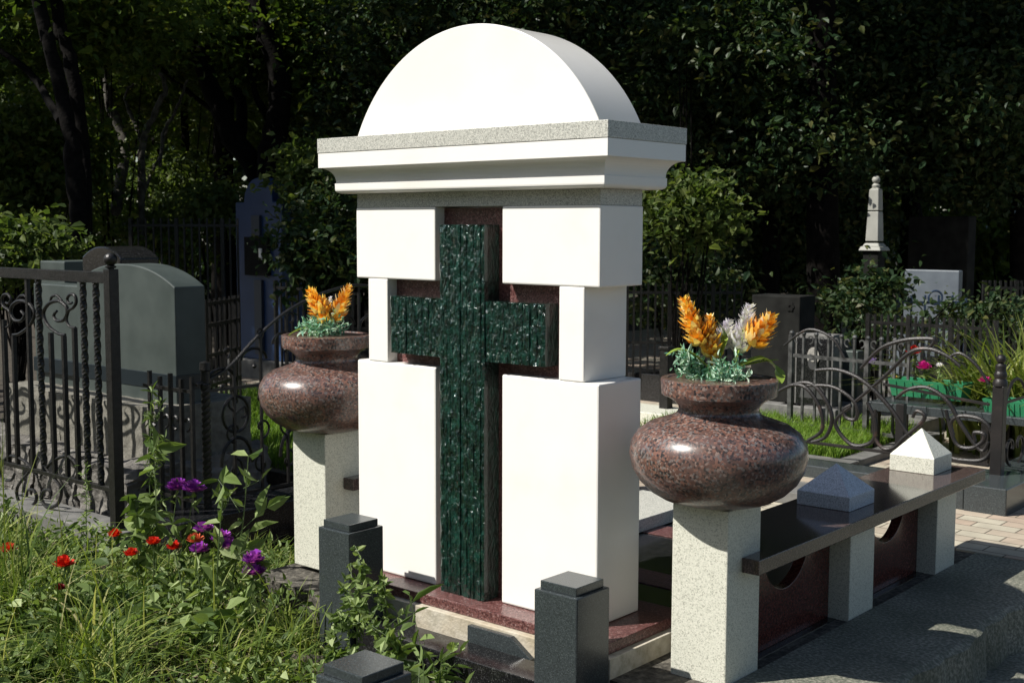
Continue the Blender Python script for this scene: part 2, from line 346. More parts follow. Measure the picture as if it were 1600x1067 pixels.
lv = [(.034, 1.373)]+[(.034+.019*math.sin(a), 1.373+.014*(1-math.cos(a))) for a in (.5, .9, 1.25, 1.57)]+[(.0535, 1.410), (.050, 1.4105)]
for i in range(0, 9):
    a = i/8*math.pi/2; lv.append((.050+.042*(1-math.cos(a)), 1.413+.050*math.sin(a)))
lv += [(.095, 1.4635), (.095, 1.5165)]
rings(lv, 'cornice', marble)
mpart(MB().box(-W-.097, W+.097, -.097, D_+.097, 1.517, 1.568), 'granite_cap_slab', greyg, .0015)
cz = 1.568-.249; Rr = .599; a0 = math.asin(.249/Rr)
arc = [(Rr*math.cos(a0+(math.pi-2*a0)*i/64), cz+Rr*math.sin(a0+(math.pi-2*a0)*i/64)) for i in range(65)]
ar = MB().prism(arc, 0.001, D_-.001, 'y', True)
ar = mpart(ar, 'arched_top', mat('polished_white_marble', (.8, .78, .74), .16, ramp=[(.3, (.82, .80, .76)), (.6, (.78, .76, .71))], scale=4, detail=7), .003)

# the glass cross: layered sheets with chipped front edges
def cross():
    root = MB(); rng = random.Random(3)
    def arm(x0, x1, z0, z1, yf, yb, ncol):
        colw = (x1-x0)/ncol
        for c in range(ncol):
            xa = x0+c*colw; xb = xa+colw*.995; base = yf+rng.uniform(-.002, .002)
            z = z0; rows = [z0]
            while z < z1-.018: z += rng.choice((.010, .016, .022, .034)); rows.append(min(z, z1-.004))
            rows.append(z1); rows = sorted(set(rows))
            vs = []; dl = base; dr = base
            for i, zz in enumerate(rows):
                dl = base+rng.uniform(-.0022, .0022); dr = base+rng.uniform(-.0022, .0022)
                mid = min(dl, dr)-rng.uniform(-.001, .0035)
                mx = xa+(xb-xa)*rng.uniform(.3, .7)
                vs += [(xa, dl, zz), (mx, mid, zz+rng.uniform(-.003, .003) if 0 < i < len(rows)-1 else zz), (xb, dr, zz), (xb, yb, zz), (xa, yb, zz)]
            n = len(rows); fs = []
            for i in range(n-1):
                b = i*5
                for k in range(2):
                    q = (b+k, b+k+1, b+5+k+1, b+5+k)
                    if rng.random() < .5: fs += [(q[0], q[1], q[2]), (q[0], q[2], q[3])]
                    else: fs += [(q[0], q[1], q[3]), (q[1], q[2], q[3])]
                for k in (2, 3): fs.append((b+k, b+k+1, b+5+k+1, b+5+k))
                fs.append((b+4, b, b+5, b+9))
            fs.append((4, 3, 2, 1, 0)); b = (n-1)*5; fs.append((b, b+1, b+2, b+3, b+4))
            root.add(vs, fs)
    arm(-.1, .1, .001, 1.262, -.03, .045, 13)
    arm(-.352, -.1005, .812, 1.012, -.022, .045, 16)
    arm(.1005, .352, .812, 1.012, -.022, .045, 16)
    return root
mpart(cross(), 'glass_cross', glassm, 0)

# thin dark slab with a cut corner against the limestone
t = MB().prism([(.13, -.125), (.40, -.125), (.40, -.10), (.315, -.045), (.13, -.045)], -.145, -.1235, 'y').build('dark_slab', darkg, None, .002)
tag(t, 'small thin dark slab with cut-off corner against limestone base', 'stone slab')

# ------------------------------------------------------------------ black kerb and three posts
k = MB().box(-.262, .561, -.292, -.160, -.26, -.092).build('granite_kerb', blackg, None, .003)
tag(k, 'polished black granite kerb between two short dark posts', 'kerb')
def post(x, y, z, label):
    r = empty('granite_post', (x, y, -.26), 0, label, 'post', 'short dark granite posts around the flower bed')
    h = z+.26; a = .079
    MB().box(-a, a, 0, .158, 0, h-.001).build('shaft', darkg, r, .004)
    MB().box(-.066, .066, .013, .145, h-.0008, h+.024).build('cap', darkg, r, .002)
post(-.336, -.311, .228, 'short dark granite post left of the monument, farthest from the viewer')
post(.642, -.326, .204, 'short dark granite post in front of the monument right corner')
post(.735, -1.235, .222, 'short dark granite post cut by the bottom edge of the photo')

# ------------------------------------------------------------------ pillars and urns
URN = [(.10, .43), (.135, .434), (.17, .445), (.205, .466), (.237, .497), (.258, .535), (.267, .578), (.262, .612), (.243, .643), (.212, .665),
       (.176, .678), (.148, .687), (.128, .697), (.120, .710), (.121, .722), (.135, .738), (.158, .752), (.169, .757), (.172, .758), (.176, .803), (.173, .806), (.03, .806)]
def urnset(x, lab, lab2, dz=0):
    p = MB().box(-.0965, .0965, -.0965, .0965, 0, .54).build('granite_pillar', pillg, None, .004); p.location = (x, .1465, -.11+dz)
    tag(p, lab, 'pillar')
    u = empty('granite_urn', (x, .1465, .43+dz), 0, lab2, 'urn', 'polished red granite urns on pillars')
    MB().lathe([(r, z-.43) for r, z in URN[:17]], n=72).build('bowl', redg, u)
    MB().lathe([(.158, .752-.43), (.169, .7555-.43), (.1725, .758-.43), (.1755, .80-.43), (.1745, .804-.43), (.171, .8055-.43), (.155, .8055-.43), (.152, .8025-.43), (.02, .8025-.43)], n=72).build('rim', redg, u)
urnset(.89, 'cream granite pillar under the right urn, joined to the bench', 'large red granite urn on right pillar beside the bench')
urnset(-.89, 'cream granite pillar under the left urn', 'red granite urn on left pillar behind the monument edge', .028)

# ------------------------------------------------------------------ bench-like railing on pillars
def railing(sx, label):
    r = empty('granite_bench', (.89*sx, .13, -.11), 0, label, 'bench')
    zo = .11
    if sx > 0: poly = [(-.165, .115), (.0985, .115), (.0985, 0), (.155, 0), (.155, 1.85), (-.165, 1.85)]
    else: poly = [(-.095, .115), (.165, .115), (.165, 1.85), (-.095, 1.85)]
    if sx < 0: poly = [(-.095, .1145), (.0985, .1145), (.0985, .01), (.155, .01), (.155, 1.85), (-.095, 1.85)]
    MB().prism(poly, .232+zo, .278+zo, 'z').build('seat_slab', slabg, r, .0025)
    for y in (.836-.0965, 1.60-.0965):
        MB().box(-.0965, .0965, y, y+.193, 0, .2315+zo).build('leg', pillg, r, .003)
    for y0, y1 in ((.1135, .739), (.933, 1.503)):
        c = (y0+y1)/2; rr = .155; pts = [(y0, .012), (y1, .012), (y1, .2315+zo), (c+rr, .2315+zo)]
        pts += [(c+rr*math.cos(a), .2315+zo-.0-rr*math.sin(a)) for a in [math.pi*i/24 for i in range(1, 24)]]+[(c-rr, .2315+zo), (y0, .2315+zo)]
        MB().prism(pts, -.02, .02, 'x').build('panel', maroond, r, .002)
        MB().box(-.05, .05, y0, y1, 0, .0118).build('footing', blackg, r, .001)
    return r
railing(1, 'low granite bench with polished slab on cream legs beside right urn')
railing(-1, 'low polished granite bench half hidden behind the monument, joined to left pillar')
def pyramid(x, y, z, a, h1, h2, m_, label):
    mb = MB(); mb.add([(-a, -a, 0), (a, -a, 0), (a, a, 0), (-a, a, 0), (-a, -a, h1), (a, -a, h1), (a, a, h1), (-a, a, h1), (0, 0, h1+h2)],
        [(3, 2, 1, 0), (0, 1, 5, 4), (1, 2, 6, 5), (2, 3, 7, 6), (3, 0, 4, 7), (4, 5, 8), (5, 6, 8), (6, 7, 8), (7, 4, 8)])
    o = mb.build('granite_pyramid', m_, None, .002); o.location = (x, y, z); tag(o, label, 'pyramid', 'small stone pyramids on the bench')
pyramid(.868, .990, .2785, .1, .05, .095, blueg, 'blue-grey granite pyramid on the bench nearer the urn, in shade')
pyramid(.845, 1.80, .2785, .092, .065, .105, pillg, 'sunlit cream granite pyramid at the far end of the bench')

# grave plot behind the monument
def plot():
    r = empty('grave_plot', (0, .4, -.1), 0, 'polished black and maroon granite tiles with a raised pale slab behind the monument', 'grave plot')
    MB().box(-.7, .77, .0, 1.6, 0, .012).build('black_tiles', blackg, r, .001)
    for y in (.35, 1.0): MB().box(-.7, .77, y, y+.16, .0125, .016).build('maroon_band', maroon, r, .001)
    mb = MB().box(-.62, -.24, .72, 1.5, .016, .075); mb.build('raised_slab', greyg, r, .003)
plot()
t = MB().box(-.6, .1, 2.35, 2.62, -.092, -.03).build('stone_kerb', greyst, None, .004); tag(t, 'low grey stone kerb on the paving between bench and scroll fence', 'kerb')

# ------------------------------------------------------------------ flower arrangements on the urns
def spike(base, tip, rad, n, m_, name, parent, seed):
    """a flower spike: whorls of narrow curled petals round a stem"""
    rng = random.Random(seed); base = Vector(base); tip = Vector(tip); ax, b, c = frames(tip-base); ln = (tip-base).length; V = []; Fc = []; n = int(n*2.1)
    for i in range(n):
        t = i/n; a = i*2.4+rng.uniform(-.3, .3); p = base+ax*ln*t; rr = rad*(1-.62*t**1.8)*rng.uniform(.7, 1.15); o = b*math.cos(a)+c*math.sin(a); s_ = ax.cross(o)
        lift = rng.uniform(.15, .6); k = len(V)
        for u, wv in ((0, .10), (.3, .2), (.6, .22), (.85, .15), (1.0, .03)):
            q_ = p+o*rr*u*1.0+ax*rr*(lift*u*u*1.2+.1*u)-ax*rr*.12*math.sin(u*3); ww = s_*rr*wv
            V += [q_+ww+ax*rr*.05, q_-ww+ax*rr*.05]
        Fc += [(k+2*h, k+2*h+1, k+2*h+3, k+2*h+2) for h in range(4)]
    mb = MB(); mb.add(V, Fc, True); mb.tube([base-ax*.02, tip], .004, 5); return mb.build(name, m_, parent)
def strap(pts, wd, m_, name, parent):
    P = smoothpath(pts, 5); n = len(P); V = []; Fc = []
    for i, p in enumerate(P):
        t = i/(n-1); ww = wd*math.sin(math.pi*min(1, .12+.88*t))**.7+.0005; tt = (P[min(i+1, n-1)]-P[max(i-1, 0)]).normalized()
        s_ = tt.cross(Vector((0, 0, 1)));  s_ = s_.normalized() if s_.length > .05 else Vector((1, 0, 0))
        V += [p-s_*ww+Vector((0, 0, ww*.4)), p, p+s_*ww+Vector((0, 0, ww*.4))]
    for i in range(n-1):
        Fc += [(i*3, i*3+1, i*3+4, i*3+3), (i*3+1, i*3+2, i*3+5, i*3+4)]
    return MB().add(V, Fc, True).build(name, m_, parent)
def sprigs(c, r, n, parent, seed, zc=.0):
    rng = np.random.default_rng(seed); mb_V = []; mb_F = []; 
    P = []; 
    for i in range(n):
        d = rng.standard_normal(3); d[2] = abs(d[2])*.8; d /= np.linalg.norm(d); ln = r*(.5+.6*rng.random())
        for t in np.linspace(.25, 1, 12): P.append(np.array([c[0], c[1], c[2]])+d*ln*t+rng.standard_normal(3)*.004)
    V, Fc = leaves(np.array(P), .02, up=.2, droop=-.2, wide=.3, rng=rng); return npmesh('mint_foliage', V, Fc, mintf, parent)
def arrangement(x, kind, label):
    yb = .1465; zt = .8035+(.028 if kind == 'L' else 0); r = empty('flower_arrangement', (x, yb, zt), 0, label, 'artificial flowers', 'artificial flowers on the urns')
    dpt = (Vector((x, yb, zt))-CAM).dot(F)
    def q(px, py, dd=0): return at(px, py, d=dpt+dd)-Vector((x, yb, zt))
    if kind == 'R':
        spike(q(1096, 540), q(1068, 466), 0.043, 90, orf, 'orange_flower_spike', r, 1)
        spike(q(1112, 560, .02), q(1108, 492), 0.039, 66, orf, 'orange_flower_spike', r, 2)
        spike(q(1172, 540), q(1206, 492, -.01), 0.048, 90, orf, 'orange_flower_spike', r, 3)
        spike(q(1152, 552, .02), q(1172, 476, .02), 0.039, 90, whf, 'white_flower_spike', r, 4)
        spike(q(1128, 545, .05), q(1140, 500, .06), 0.035, 54, whf, 'white_flower_spike', r, 5)
        for pts, wd in (([q(1110, 578), q(1085, 556), q(1060, 548), q(1040, 556)], .019), ([q(1150, 575), q(1190, 562), q(1215, 580), q(1221, 600, -.02)], .025),
                        ([q(1148, 570), q(1158, 530), q(1168, 495)], .007), ([q(1125, 560), q(1132, 525), q(1118, 498)], .014), ([q(1160, 572), q(1190, 566), q(1218, 562)], .010)):
            strap(pts, wd, plleaf, 'long_leaf', r)
        c = q(1128, 590, -.01); sprigs((c.x, c.y, .0), .085, 60, r, 11); c = q(1085, 572, .02); sprigs((c.x, c.y, .0), .075, 22, r, 12)
        c = q(1078, 560, 0); sprigs((c.x, c.y, .05), .06, 10, r, 13)
    else:
        spike(q(512, 505), q(484, 452), 0.049, 90, orf, 'orange_flower_spike', r, 6)
        spike(q(520, 505), q(546, 446), 0.041, 99, orf, 'orange_flower_spike', r, 7)
        spike(q(508, 505), q(505, 468), 0.041, 60, orf, 'orange_flower_spike', r, 8)
        spike(q(514, 500, .02), q(516, 464, .02), 0.023, 36, whf, 'white_flower_spike', r, 9)
        for pts, wd in (([q(500, 524), q(480, 515), q(462, 518), q(448, 526)], .018), ([q(500, 527), q(480, 524), q(460, 527)], .010), ([q(515, 520), q(518, 500), q(512, 480)], .007)):
            strap(pts, wd, plleaf, 'long_leaf', r)
        c = q(505, 522, 0); sprigs((c.x, c.y, 0), .105, 75, r, 14)
arrangement(.89, 'R', 'orange and white artificial flowers with mint foliage on right urn')
arrangement(-.89, 'L', 'orange artificial flowers with mint foliage on left urn')

# ------------------------------------------------------------------ wrought iron
def bar(mb, x, z0, z1, r=.007, tw=False, y=0):
    if tw:
        n = 60; mb.tube([(x, y, z0+(z1-z0)*i/n) for i in range(n+1)], r*.95, twist=75, square=True)
    else: mb.tube([(x, y, z0), (x, y, z1)], r, square=True)
def left_fence():
    o = at(184, 822, y=-.05); r = empty('wrought_iron_fence', (o.x, -.05, -.1), 0, 'tall black wrought iron fence with twisted bars and ball-topped post', 'fence')
    def q(px, py): p = at(px, py, y=-.05); return (p.x-o.x, 0, p.z+.1)
    ztop = q(178, 424)[2]
    pm = MB(); pm.box(-.024, .024, -.024, .024, 0, 1.165); pm = pm.build('post', iron, r, .002)
    b = MB().lathe([(.014, 1.16), (.014, 1.168), (.024, 1.172), (.024, 1.178), (.012, 1.183)], n=16); b.ball((0, 0, 1.208), .030, 16); b.build('ball_finial', iron, pm)
    MB().box(-1.9, -.024, -.016, .016, ztop-.055, ztop-.005).build('rail', iron, r, .002)
    MB().box(-1.9, -.024, -.012, .012, .16, .18).build('rail', iron, r, .002)
    zt = ztop-.05
    px = [-.09, -.16, -.25, -.31, -.37, -.445, -.52, -.60, -.66, -.73, -.80, -.86]
    xs = [(154, True, 440), (134, True, 440), (119, False, 512), (102, False, 525), (82, False, 520), (65, True, 440), (48, False, 440), (24, False, 525), (10, False, 500), (-8, True, 440), (-28, False, 512), (-48, False, 520), (-70, False, 440)]
    for xx, tw, yt in xs:
        a = q(xx, 600)[0]; z1 = zt if yt == 440 else q(xx, yt)[2]
        mb = MB(); bar(mb, a, .18, z1, .0135 if tw else .0105, tw); mb.build('bar', iron, r)
    def sc(pts, r0, n=6, name='scroll'):
        P = smoothpath([q(*p_) for p_ in pts], n); k = len(P); MB().tube(P, [r0*(.7+.3*math.sin(math.pi*i/(k-1))) for i in range(k)], 7).build(name, iron, r)
    for c in (61, -88):
        for s_ in (-1, 1):
            X = lambda v: c+s_*v
            sc([(X(41), 523), (X(30), 521), (X(14), 508), (X(7), 490), (X(15), 475), (X(30), 470), (X(42), 478), (X(44), 490), (X(38), 500), (X(28), 501), (X(23), 493), (X(28), 486)], .0095)
            sc([(X(57), 512), (X(48), 510), (X(43), 500), (X(46), 486), (X(54), 480), (X(58), 472), (X(56), 462), (X(49), 460), (X(44), 467), (X(47), 474), (X(52), 473)], .008)
            sc([(X(36), 470), (X(28), 462), (X(20), 464), (X(17), 474)], .007)
    for c in (61, -88):
        for s_ in (-1, 1):
            X = lambda v: c+s_*v
            sc([(X(0), 712), (X(14), 735), (X(34), 762), (X(30), 786), (X(14), 792), (X(4), 780), (X(8), 766), (X(18), 766), (X(19), 775)], .009)
            sc([(X(2), 745), (X(20), 722), (X(44), 712), (X(60), 728), (X(58), 746), (X(44), 750), (X(38), 740)], .009)
left_fence()
t = MB().box(-4.2, -2.02, -.13, .06, -.27, -.105).build('granite_kerb', greyst, None, .006); tag(t, 'grey stone kerb carrying the tall black iron fence at left', 'kerb')

def ornate_fence():
    r = empty('wrought_iron_fence', (-1.95, .33, -.07), math.pi/2, 'black scrollwork iron fence beside grey-green gravestone with rising handrail', 'fence')
    for x in (0, 1.75):
        pm = MB(); n = 50; pm.tube([(x, 0, .58*i/n) for i in range(n+1)], .017, twist=55, square=True); pm.lathe([(.026, .58), (.026, .60), (.021, .605), (.021, .66), (.027, .665), (.025, .70), (.008, .706)], (x, 0, 0), 16)
        pm.build('post', iron, r)
    for z in (.05, .56): MB().box(0, 1.75, -.007, .007, z, z+.014).build('rail', iron, r, .001)
    P = smoothpath([(-.05, 0, .60), (.12, 0, .66), (.30, 0, .80), (.5, 0, .92), (.75, 0, 1.0), (1.0, 0, 1.02), (1.3, 0, .93), (1.6, 0, .75), (1.75, 0, .66)], 6)
    MB().tube(P, .009, 6).build('handrail', iron, r)
    n = 11
    for i in range(1, n):
        x = 1.75*i/n; zt = .57+.42*math.sin(math.pi*i/n); mb = MB(); bar(mb, x, .06, zt if i % 2 else zt, .0065, False); mb.build('bar', iron, r)
    for i in range(n-1):
        x = 1.75*(i+.5)/n+.08
        for zc, rr, f in ((.36, .055, 1), (.18, .05, -1), (.50, .04, 1)):
            pts = spiral(x, zc, rr, .014, -math.pi/2*f, -math.pi/2*f+(5.2 if i % 2 else -5.2), 22)
            MB().tube(pts, .006, 5).build('scroll', iron, r)
    for i in range(5):
        x = .17+i*.35; pts = [(x+.09*math.cos(a), 0, .20+.13*math.sin(a)) for a in [math.pi*k/14 for k in range(15)]]
        MB().tube(pts, .009, 5).build('scroll', iron, r)
        MB().tube([(x+.075*math.cos(a), .004, .44+.085*math.sin(a)) for a in [2*math.pi*k/24 for k in range(25)]], .008, 5).build('ring', iron, r)
        MB().tube(smoothpath([(x-.02, .004, .36), (x+.0, .004, .44), (x+.05, .004, .47), (x+.06, .004, .43), (x+.03, .004, .42)], 5), .006, 5).build('scroll', iron, r)
    for i in range(9):
        x = .09+i*.19; hz = .57+.25*math.sin(math.pi*min(1, x/1.75)); MB().tube([(x+.075*math.cos(a), .003, hz+.055*math.sin(a)) for a in [math.pi*k/12 for k in range(13)]], .0075, 5).build('arch', iron, r)
        MB().tube(spiral(x+.03, hz+.13, .03, .008, -math.pi/2, 3.2, 14), .006, 5).build('scroll', iron, r)
        mb = MB(); mb.ball((x, 0, hz-.03), .012, 8); mb.build('bead', iron, r)
    return r
ornate_fence()
def corner_panel():
    r = empty('iron_fence', (-2.36, .27, -.09), 0, 'short black iron panel between the gravestone corner and the twisted post', 'fence')
    for z in (.07, .58): MB().box(0, .40, -.007, .007, z, z+.016).build('rail', iron, r, .001)
    for i in range(5):
        mb = MB(); bar(mb, .05+.085*i, .0, .66-.02*(i % 2), .009); mb.build('bar', iron, r)
        if i < 4: MB().tube(spiral(.09+.085*i, .44, .04, .01, -math.pi/2, (3.2 if i % 2 else -6.4), 18), .0065, 5).build('scroll', iron, r)
corner_panel()
t = MB().box(-2.05, -1.80, .08, 2.5, -.27, -.055).build('granite_kerb', blackg, None, .004); tag(t, 'dark granite kerb under the scrollwork fence beside the gravestone', 'kerb')

# ------------------------------------------------------------------ grey-green gravestone at left
def rock(x0, x1, y0, y1, z0, z1, amp, seed, nx=60, nz=10, m_=roughst, name='rough_base', parent=None):
    rng = np.random.default_rng(seed); bm = bmesh.new(); bmesh.ops.create_cube(bm, size=1)
    bmesh.ops.subdivide_edges(bm, edges=bm.edges, cuts=14, use_grid_fill=True)
    from mathutils import noise
    for v in bm.verts:
        p = Vector((x0+(v.co.x+.5)*(x1-x0), y0+(v.co.y+.5)*(y1-y0), z0+(v.co.z+.5)*(z1-z0)))
        o = noise.noise_vector(p*9+Vector((seed, 0, 0)))*amp+noise.noise_vector(p*24)*amp*.5
        v.co = p+o
    me = bpy.data.meshes.new(name); bm.to_mesh(me); bm.free(); me.materials.append(m_)
    ob = bpy.data.objects.new(name, me); col.objects.link(ob); ob.parent = parent; return ob
def gravestone():
    r = empty('gravestone', (-3.1, .5, -.13), 0, 'large dark grey-green gravestone with curved top on rough stone blocks', 'gravestone')
    x0, x1 = -.24, .67; n = 28; zb, zs, zt = .47, 1.085, 1.19
    pts = [(x0, zb), (x1, zb), (x1, zs)]+[(x1+(x0-x1)*i/n, zs+(zt-zs)*(1-abs(2*i/n-1)**2.3)) for i in range(1, n)]+[(x0, zs)]
    MB().prism(pts, 0, .18, 'y').build('slab', greens, r, .006)
    MB().box(-.74, -.246, .02, .17, .48, 1.06).build('side_slab', greens, r, .006)
    MB().box(-.72, x1+.002, -.004, .17, .565, .645).build('dark_band', mat('dark_inset_stone', (.012, .018, .022), .3), r, .002)
    x0 = -.73
    for i in range(5):
        a = x0-.03+i*.295; rock(a, a+.293, -.16, .42, .20, .50, .006, 10+i, parent=r, name='hewn_block', m_=hewn)
    for i in range(4):
        a = x0-.34+i*.46; rock(a, a+.45, -.34, .5, -.10, .23, .035, 20+i, parent=r, name='boulder')
gravestone()
def simple_stone(name, label, px0, px1, pyt, d, th, m_, cat='gravestone', style='arc', rz=0, extra=None, base=True):
    a = at(px0, 400, d=d); b = at(px1, 400, d=d); y = (a.y+b.y)/2; a = at(px0, 400, y=y); b = at(px1, 400, y=y); top = at((px0+px1)/2, pyt, y=y).z; wd = b.x-a.x; h = top+.13
    r = empty(name, ((a.x+b.x)/2, y, -.13), rz, label, cat)
    if style == 'arc': pts = [(-wd/2, .2), (wd/2, .2), (wd/2, h-.16*wd)]+[(wd/2-wd*i/16, h-.16*wd*(2*i/16-1)**2) for i in range(1, 16)]+[(-wd/2, h-.16*wd)]
    elif style == 'shoulder':
        s0 = .31*wd; rr = .31*wd; hs = h-rr*1.05
        pts = [(-wd/2, .2), (wd/2, .2), (wd/2, hs), (s0, hs)]+[(rr*math.cos(t), hs+rr*1.05*math.sin(t)) for t in [math.pi*i/16 for i in range(1, 16)]]+[(-s0, hs), (-wd/2, hs)]
    else: pts = [(-wd/2, .2), (wd/2, .2), (wd/2, h), (-wd/2, h)]
    MB().prism(pts, 0, th, 'y').build('slab', m_, r, .008)
    MB().box(-wd/2-.08, wd/2+.08, -.08, th+.08, -.1, .2).build('base', greyst, r, .01)
    if extra: extra(r, wd, h)
    return r
simple_stone('gravestone', 'low dark gravestone peeking over the fence post at upper left', 128, 188, 385, 7.0, .25, blackg)
simple_stone('gravestone', 'pale-edged low headstone just above the iron fence rail', 62, 100, 408, 7.6, .3, greens, style='flat')
def bluex(r, wd, h):
    MB().box(-.06*wd, .10*wd, -.03, .0, .25, h-.9).build('relief_cross_shaft', mat('muted_blue_stone', (.03, .04, .06), .5), r, .003)
    MB().box(-.24*wd, .26*wd, -.04, .0, h-.86, h-.52).build('photo_niche', shadeg, r, .003); nch = [c for c in r.children if c.name.startswith('photo_niche')][0]
    MB().box(-.10*wd, .08*wd, -.03, .0, h-.51, h-.33).build('relief_cross_head', mat('muted_blue_stone', (.03, .04, .06), .5), r, .003)
    MB().box(.10*wd, .16*wd, -.055, -.04, h-.72, h-.62).build('candle', marble, nch, .003)
simple_stone('blue_monument', 'tall blue monument with rounded top and relief cross in shade', 369, 441, 278, 11.0, .55, bluepaint, 'monument', 'shoulder', extra=bluex)

# ------------------------------------------------------------------ right side background
def obelisk():
    d = 10.6; c = at(1366, 388, d=d); s_ = d/FPX; r = empty('obelisk', (c.x, c.y, -.13), 0, 'slender white obelisk with ball tip standing in front of dark woods', 'obelisk')
    zb = c.z+.13; h = 98*s_; a = 10.5*s_; b = 8.5*s_; obst = mat('greyed_white_stone', (.5, .5, .45), .6, ramp=[(.3, (.24, .24, .21)), (.7, (.34, .335, .30))], scale=6, detail=8)  # white stone greyed in its colour for slight shade
    def fr(z0, a0, z1, a1, name, m_):
        MB().add([(-a0, -a0, z0), (a0, -a0, z0), (a0, a0, z0), (-a0, a0, z0), (-a1, -a1, z1), (a1, -a1, z1), (a1, a1, z1), (-a1, a1, z1)],
            [(3, 2, 1, 0), (4, 5, 6, 7), (0, 1, 5, 4), (1, 2, 6, 5), (2, 3, 7, 6), (3, 0, 4, 7)]).build(name, m_, r, .006)
    fr(0, a*1.3, zb-.02, a*1.2, 'pedestal', shadeg); fr(zb-.02, a*1.75, zb+.015, a*1.5, 'plinth', obst); fr(zb+.015, a*1.35, zb+.045, a*1.02, 'foot', obst)
    fr(zb+.06, a, zb+h*.58, a*.84, 'shaft', obst); fr(zb+h*.58+.008, a*.84, zb+h*.93, b*.9, 'upper_shaft', obst)
    fr(zb+h*.93, b*.9, zb+h*.96, b*.45, 'tip', obst)
    MB().lathe([(.03, 0), (.035, .02), (.018, .04)], (0, 0, zb+h*.955), 12).ball((0, 0, zb+h*.99+.05), .035, 12).build('ball', obst, r)
obelisk()
simple_stone('gravestone', 'broad black gravestone in deep shade beside the obelisk', 1418, 1512, 338, 12.0, .2, shadeg, style='flat')
simple_stone('gravestone', 'pale blue rectangular gravestone behind ring-topped iron fence', 1414, 1500, 422, 10.2, .08, bluelight, style='flat')
def rosette(r, wd, h):
    mb = MB()
    for i in range(6): a = i*math.pi/3; mb.prism([(wd*.3+.02*math.cos(a)+.013*math.cos(b_*.785), h-.07+.02*math.sin(a)+.013*math.sin(b_*.785)) for b_ in range(8)], -.006-.0004*i, 0.001, 'y')
    mb.build('carved_rosette', shadeg, r)
simple_stone('gravestone', 'grey gravestone darkened for shade, with carved rosette behind the right urn flowers', 1176, 1252, 462, 8.4, .22, shadeg, style='flat', extra=rosette)
def portrait(r, wd, h):
    def oval(cx, czz, rx, rz_, y, name, m_):
        mb = MB(); pts = [(cx+rx*math.cos(a), czz+rz_*math.sin(a)) for a in [2*math.pi*i/28 for i in range(28)]]; mb.prism(pts, y-.003, y, 'y').build(name, m_, face)
    face = MB().box(-wd*.45, wd*.45, -.006, 0, .14, h-.03).build('polished_face', blackg, r, .001)
    cz_ = h-.15
    MB().prism([(-.095, .25), (.095, .25), (.08, .31), (.03, .36), (-.03, .36), (-.085, .31)], -.0095, -.0065, 'y').build('engraved_shoulders', portd, face)
    oval(.0, cz_, .043, .062, -.010, 'engraved_head', portm); oval(.0, cz_-.045, .034, .044, -.0135, 'engraved_beard', portd)
    oval(0, cz_-.030, .013, .005, -.017, 'engraved_mouth', portm)
    for s_ in (-1, 1): oval(s_*.018, cz_+.012, .008, .005, -.0135, 'engraved_eye', portd)
    oval(.0, cz_-.004, .005, .015, -.0135, 'engraved_nose', portd)
simple_stone('gravestone', 'black gravestone engraved with a bearded man portrait behind silver railing', 1246, 1306, 522, 8.2, .12, greyst, style='flat', extra=portrait)
simple_stone('gravestone', 'small dark slab gravestone right of the portrait stone behind railing', 1312, 1345, 548, 8.4, .1, greens, style='flat')
simple_stone('gravestone', 'grey upright slab in shade behind the picket fence right of portrait stone', 1390, 1422, 508, 9.6, .12, bluelight, style='flat')

def picket(label, p0, p1, d0, d1, zt, n, m_=iron, scroll=False, balls=False, zb=-.1, rails=None):
    a = at(p0, 400, d=d0); b = at(p1, 400, d=d1); v = Vector((b.x-a.x, b.y-a.y, 0)); ln = v.length; rz = math.atan2(v.y, v.x)
    r = empty('iron_fence', (a.x, a.y, zb), rz, label, 'fence'); h = zt-zb
    for z in (rails or (.08, h-.07)): MB().box(0, ln, -.008, .008, z, z+.022).build('rail', m_, r)
    for i in range(n+1):
        x = ln*i/n; mb = MB(); bar(mb, x, 0 if i % 6 == 0 else .08, h, .008 if i % 6 else .016)
        if balls: mb.ball((x, 0, h+.012), .016, 8)
        mb.build('bar', m_, r)
    if scroll:
        for i in range(n):
            x = ln*(i+.5)/n; f = 1 if i % 2 else -1
            MB().tube(spiral(x, h-.02, .032, .008, -math.pi/2, -math.pi/2+f*4.6, 16), .005, 4).build('scroll', m_, r)
    return r
picket('silver-grey iron railing with ball finials in front of the portrait gravestone', 1240, 1425, 8.0, 7.4, .565, 9, silver, True, True, -.1, (.08, .52))
picket('tall dark iron fence in shade left of the blue monument', 205, 372, 10.2, 10.2, 1.32, 14)
picket('black mesh-like iron fence between gravestone and blue monument', 318, 372, 8.0, 8.6, .78, 7, rails=(.1, .3, .5, .7, .84))
picket('dark iron fence in deep shade behind the left urn flowers', 430, 560, 10.5, 9.5, .80, 14)
picket('black iron fence in shade right of the marble monument', 980, 1160, 9.6, 9.6, .82, 16, rails=(.08, .45, .84))
picket('black iron fence in shade behind the green planter', 1360, 1560, 8.6, 8.0, .66, 18)
picket('dark iron fence at the far right edge behind strap-leaved plants', 1540, 1640, 9.4, 9.4, .86, 12)
picket('dark iron fence beyond the railing in front of the pale blue stone', 1405, 1512, 9.9, 9.9, .72, 5, mat('blue_painted_iron', (.03, .05, .09), .4))
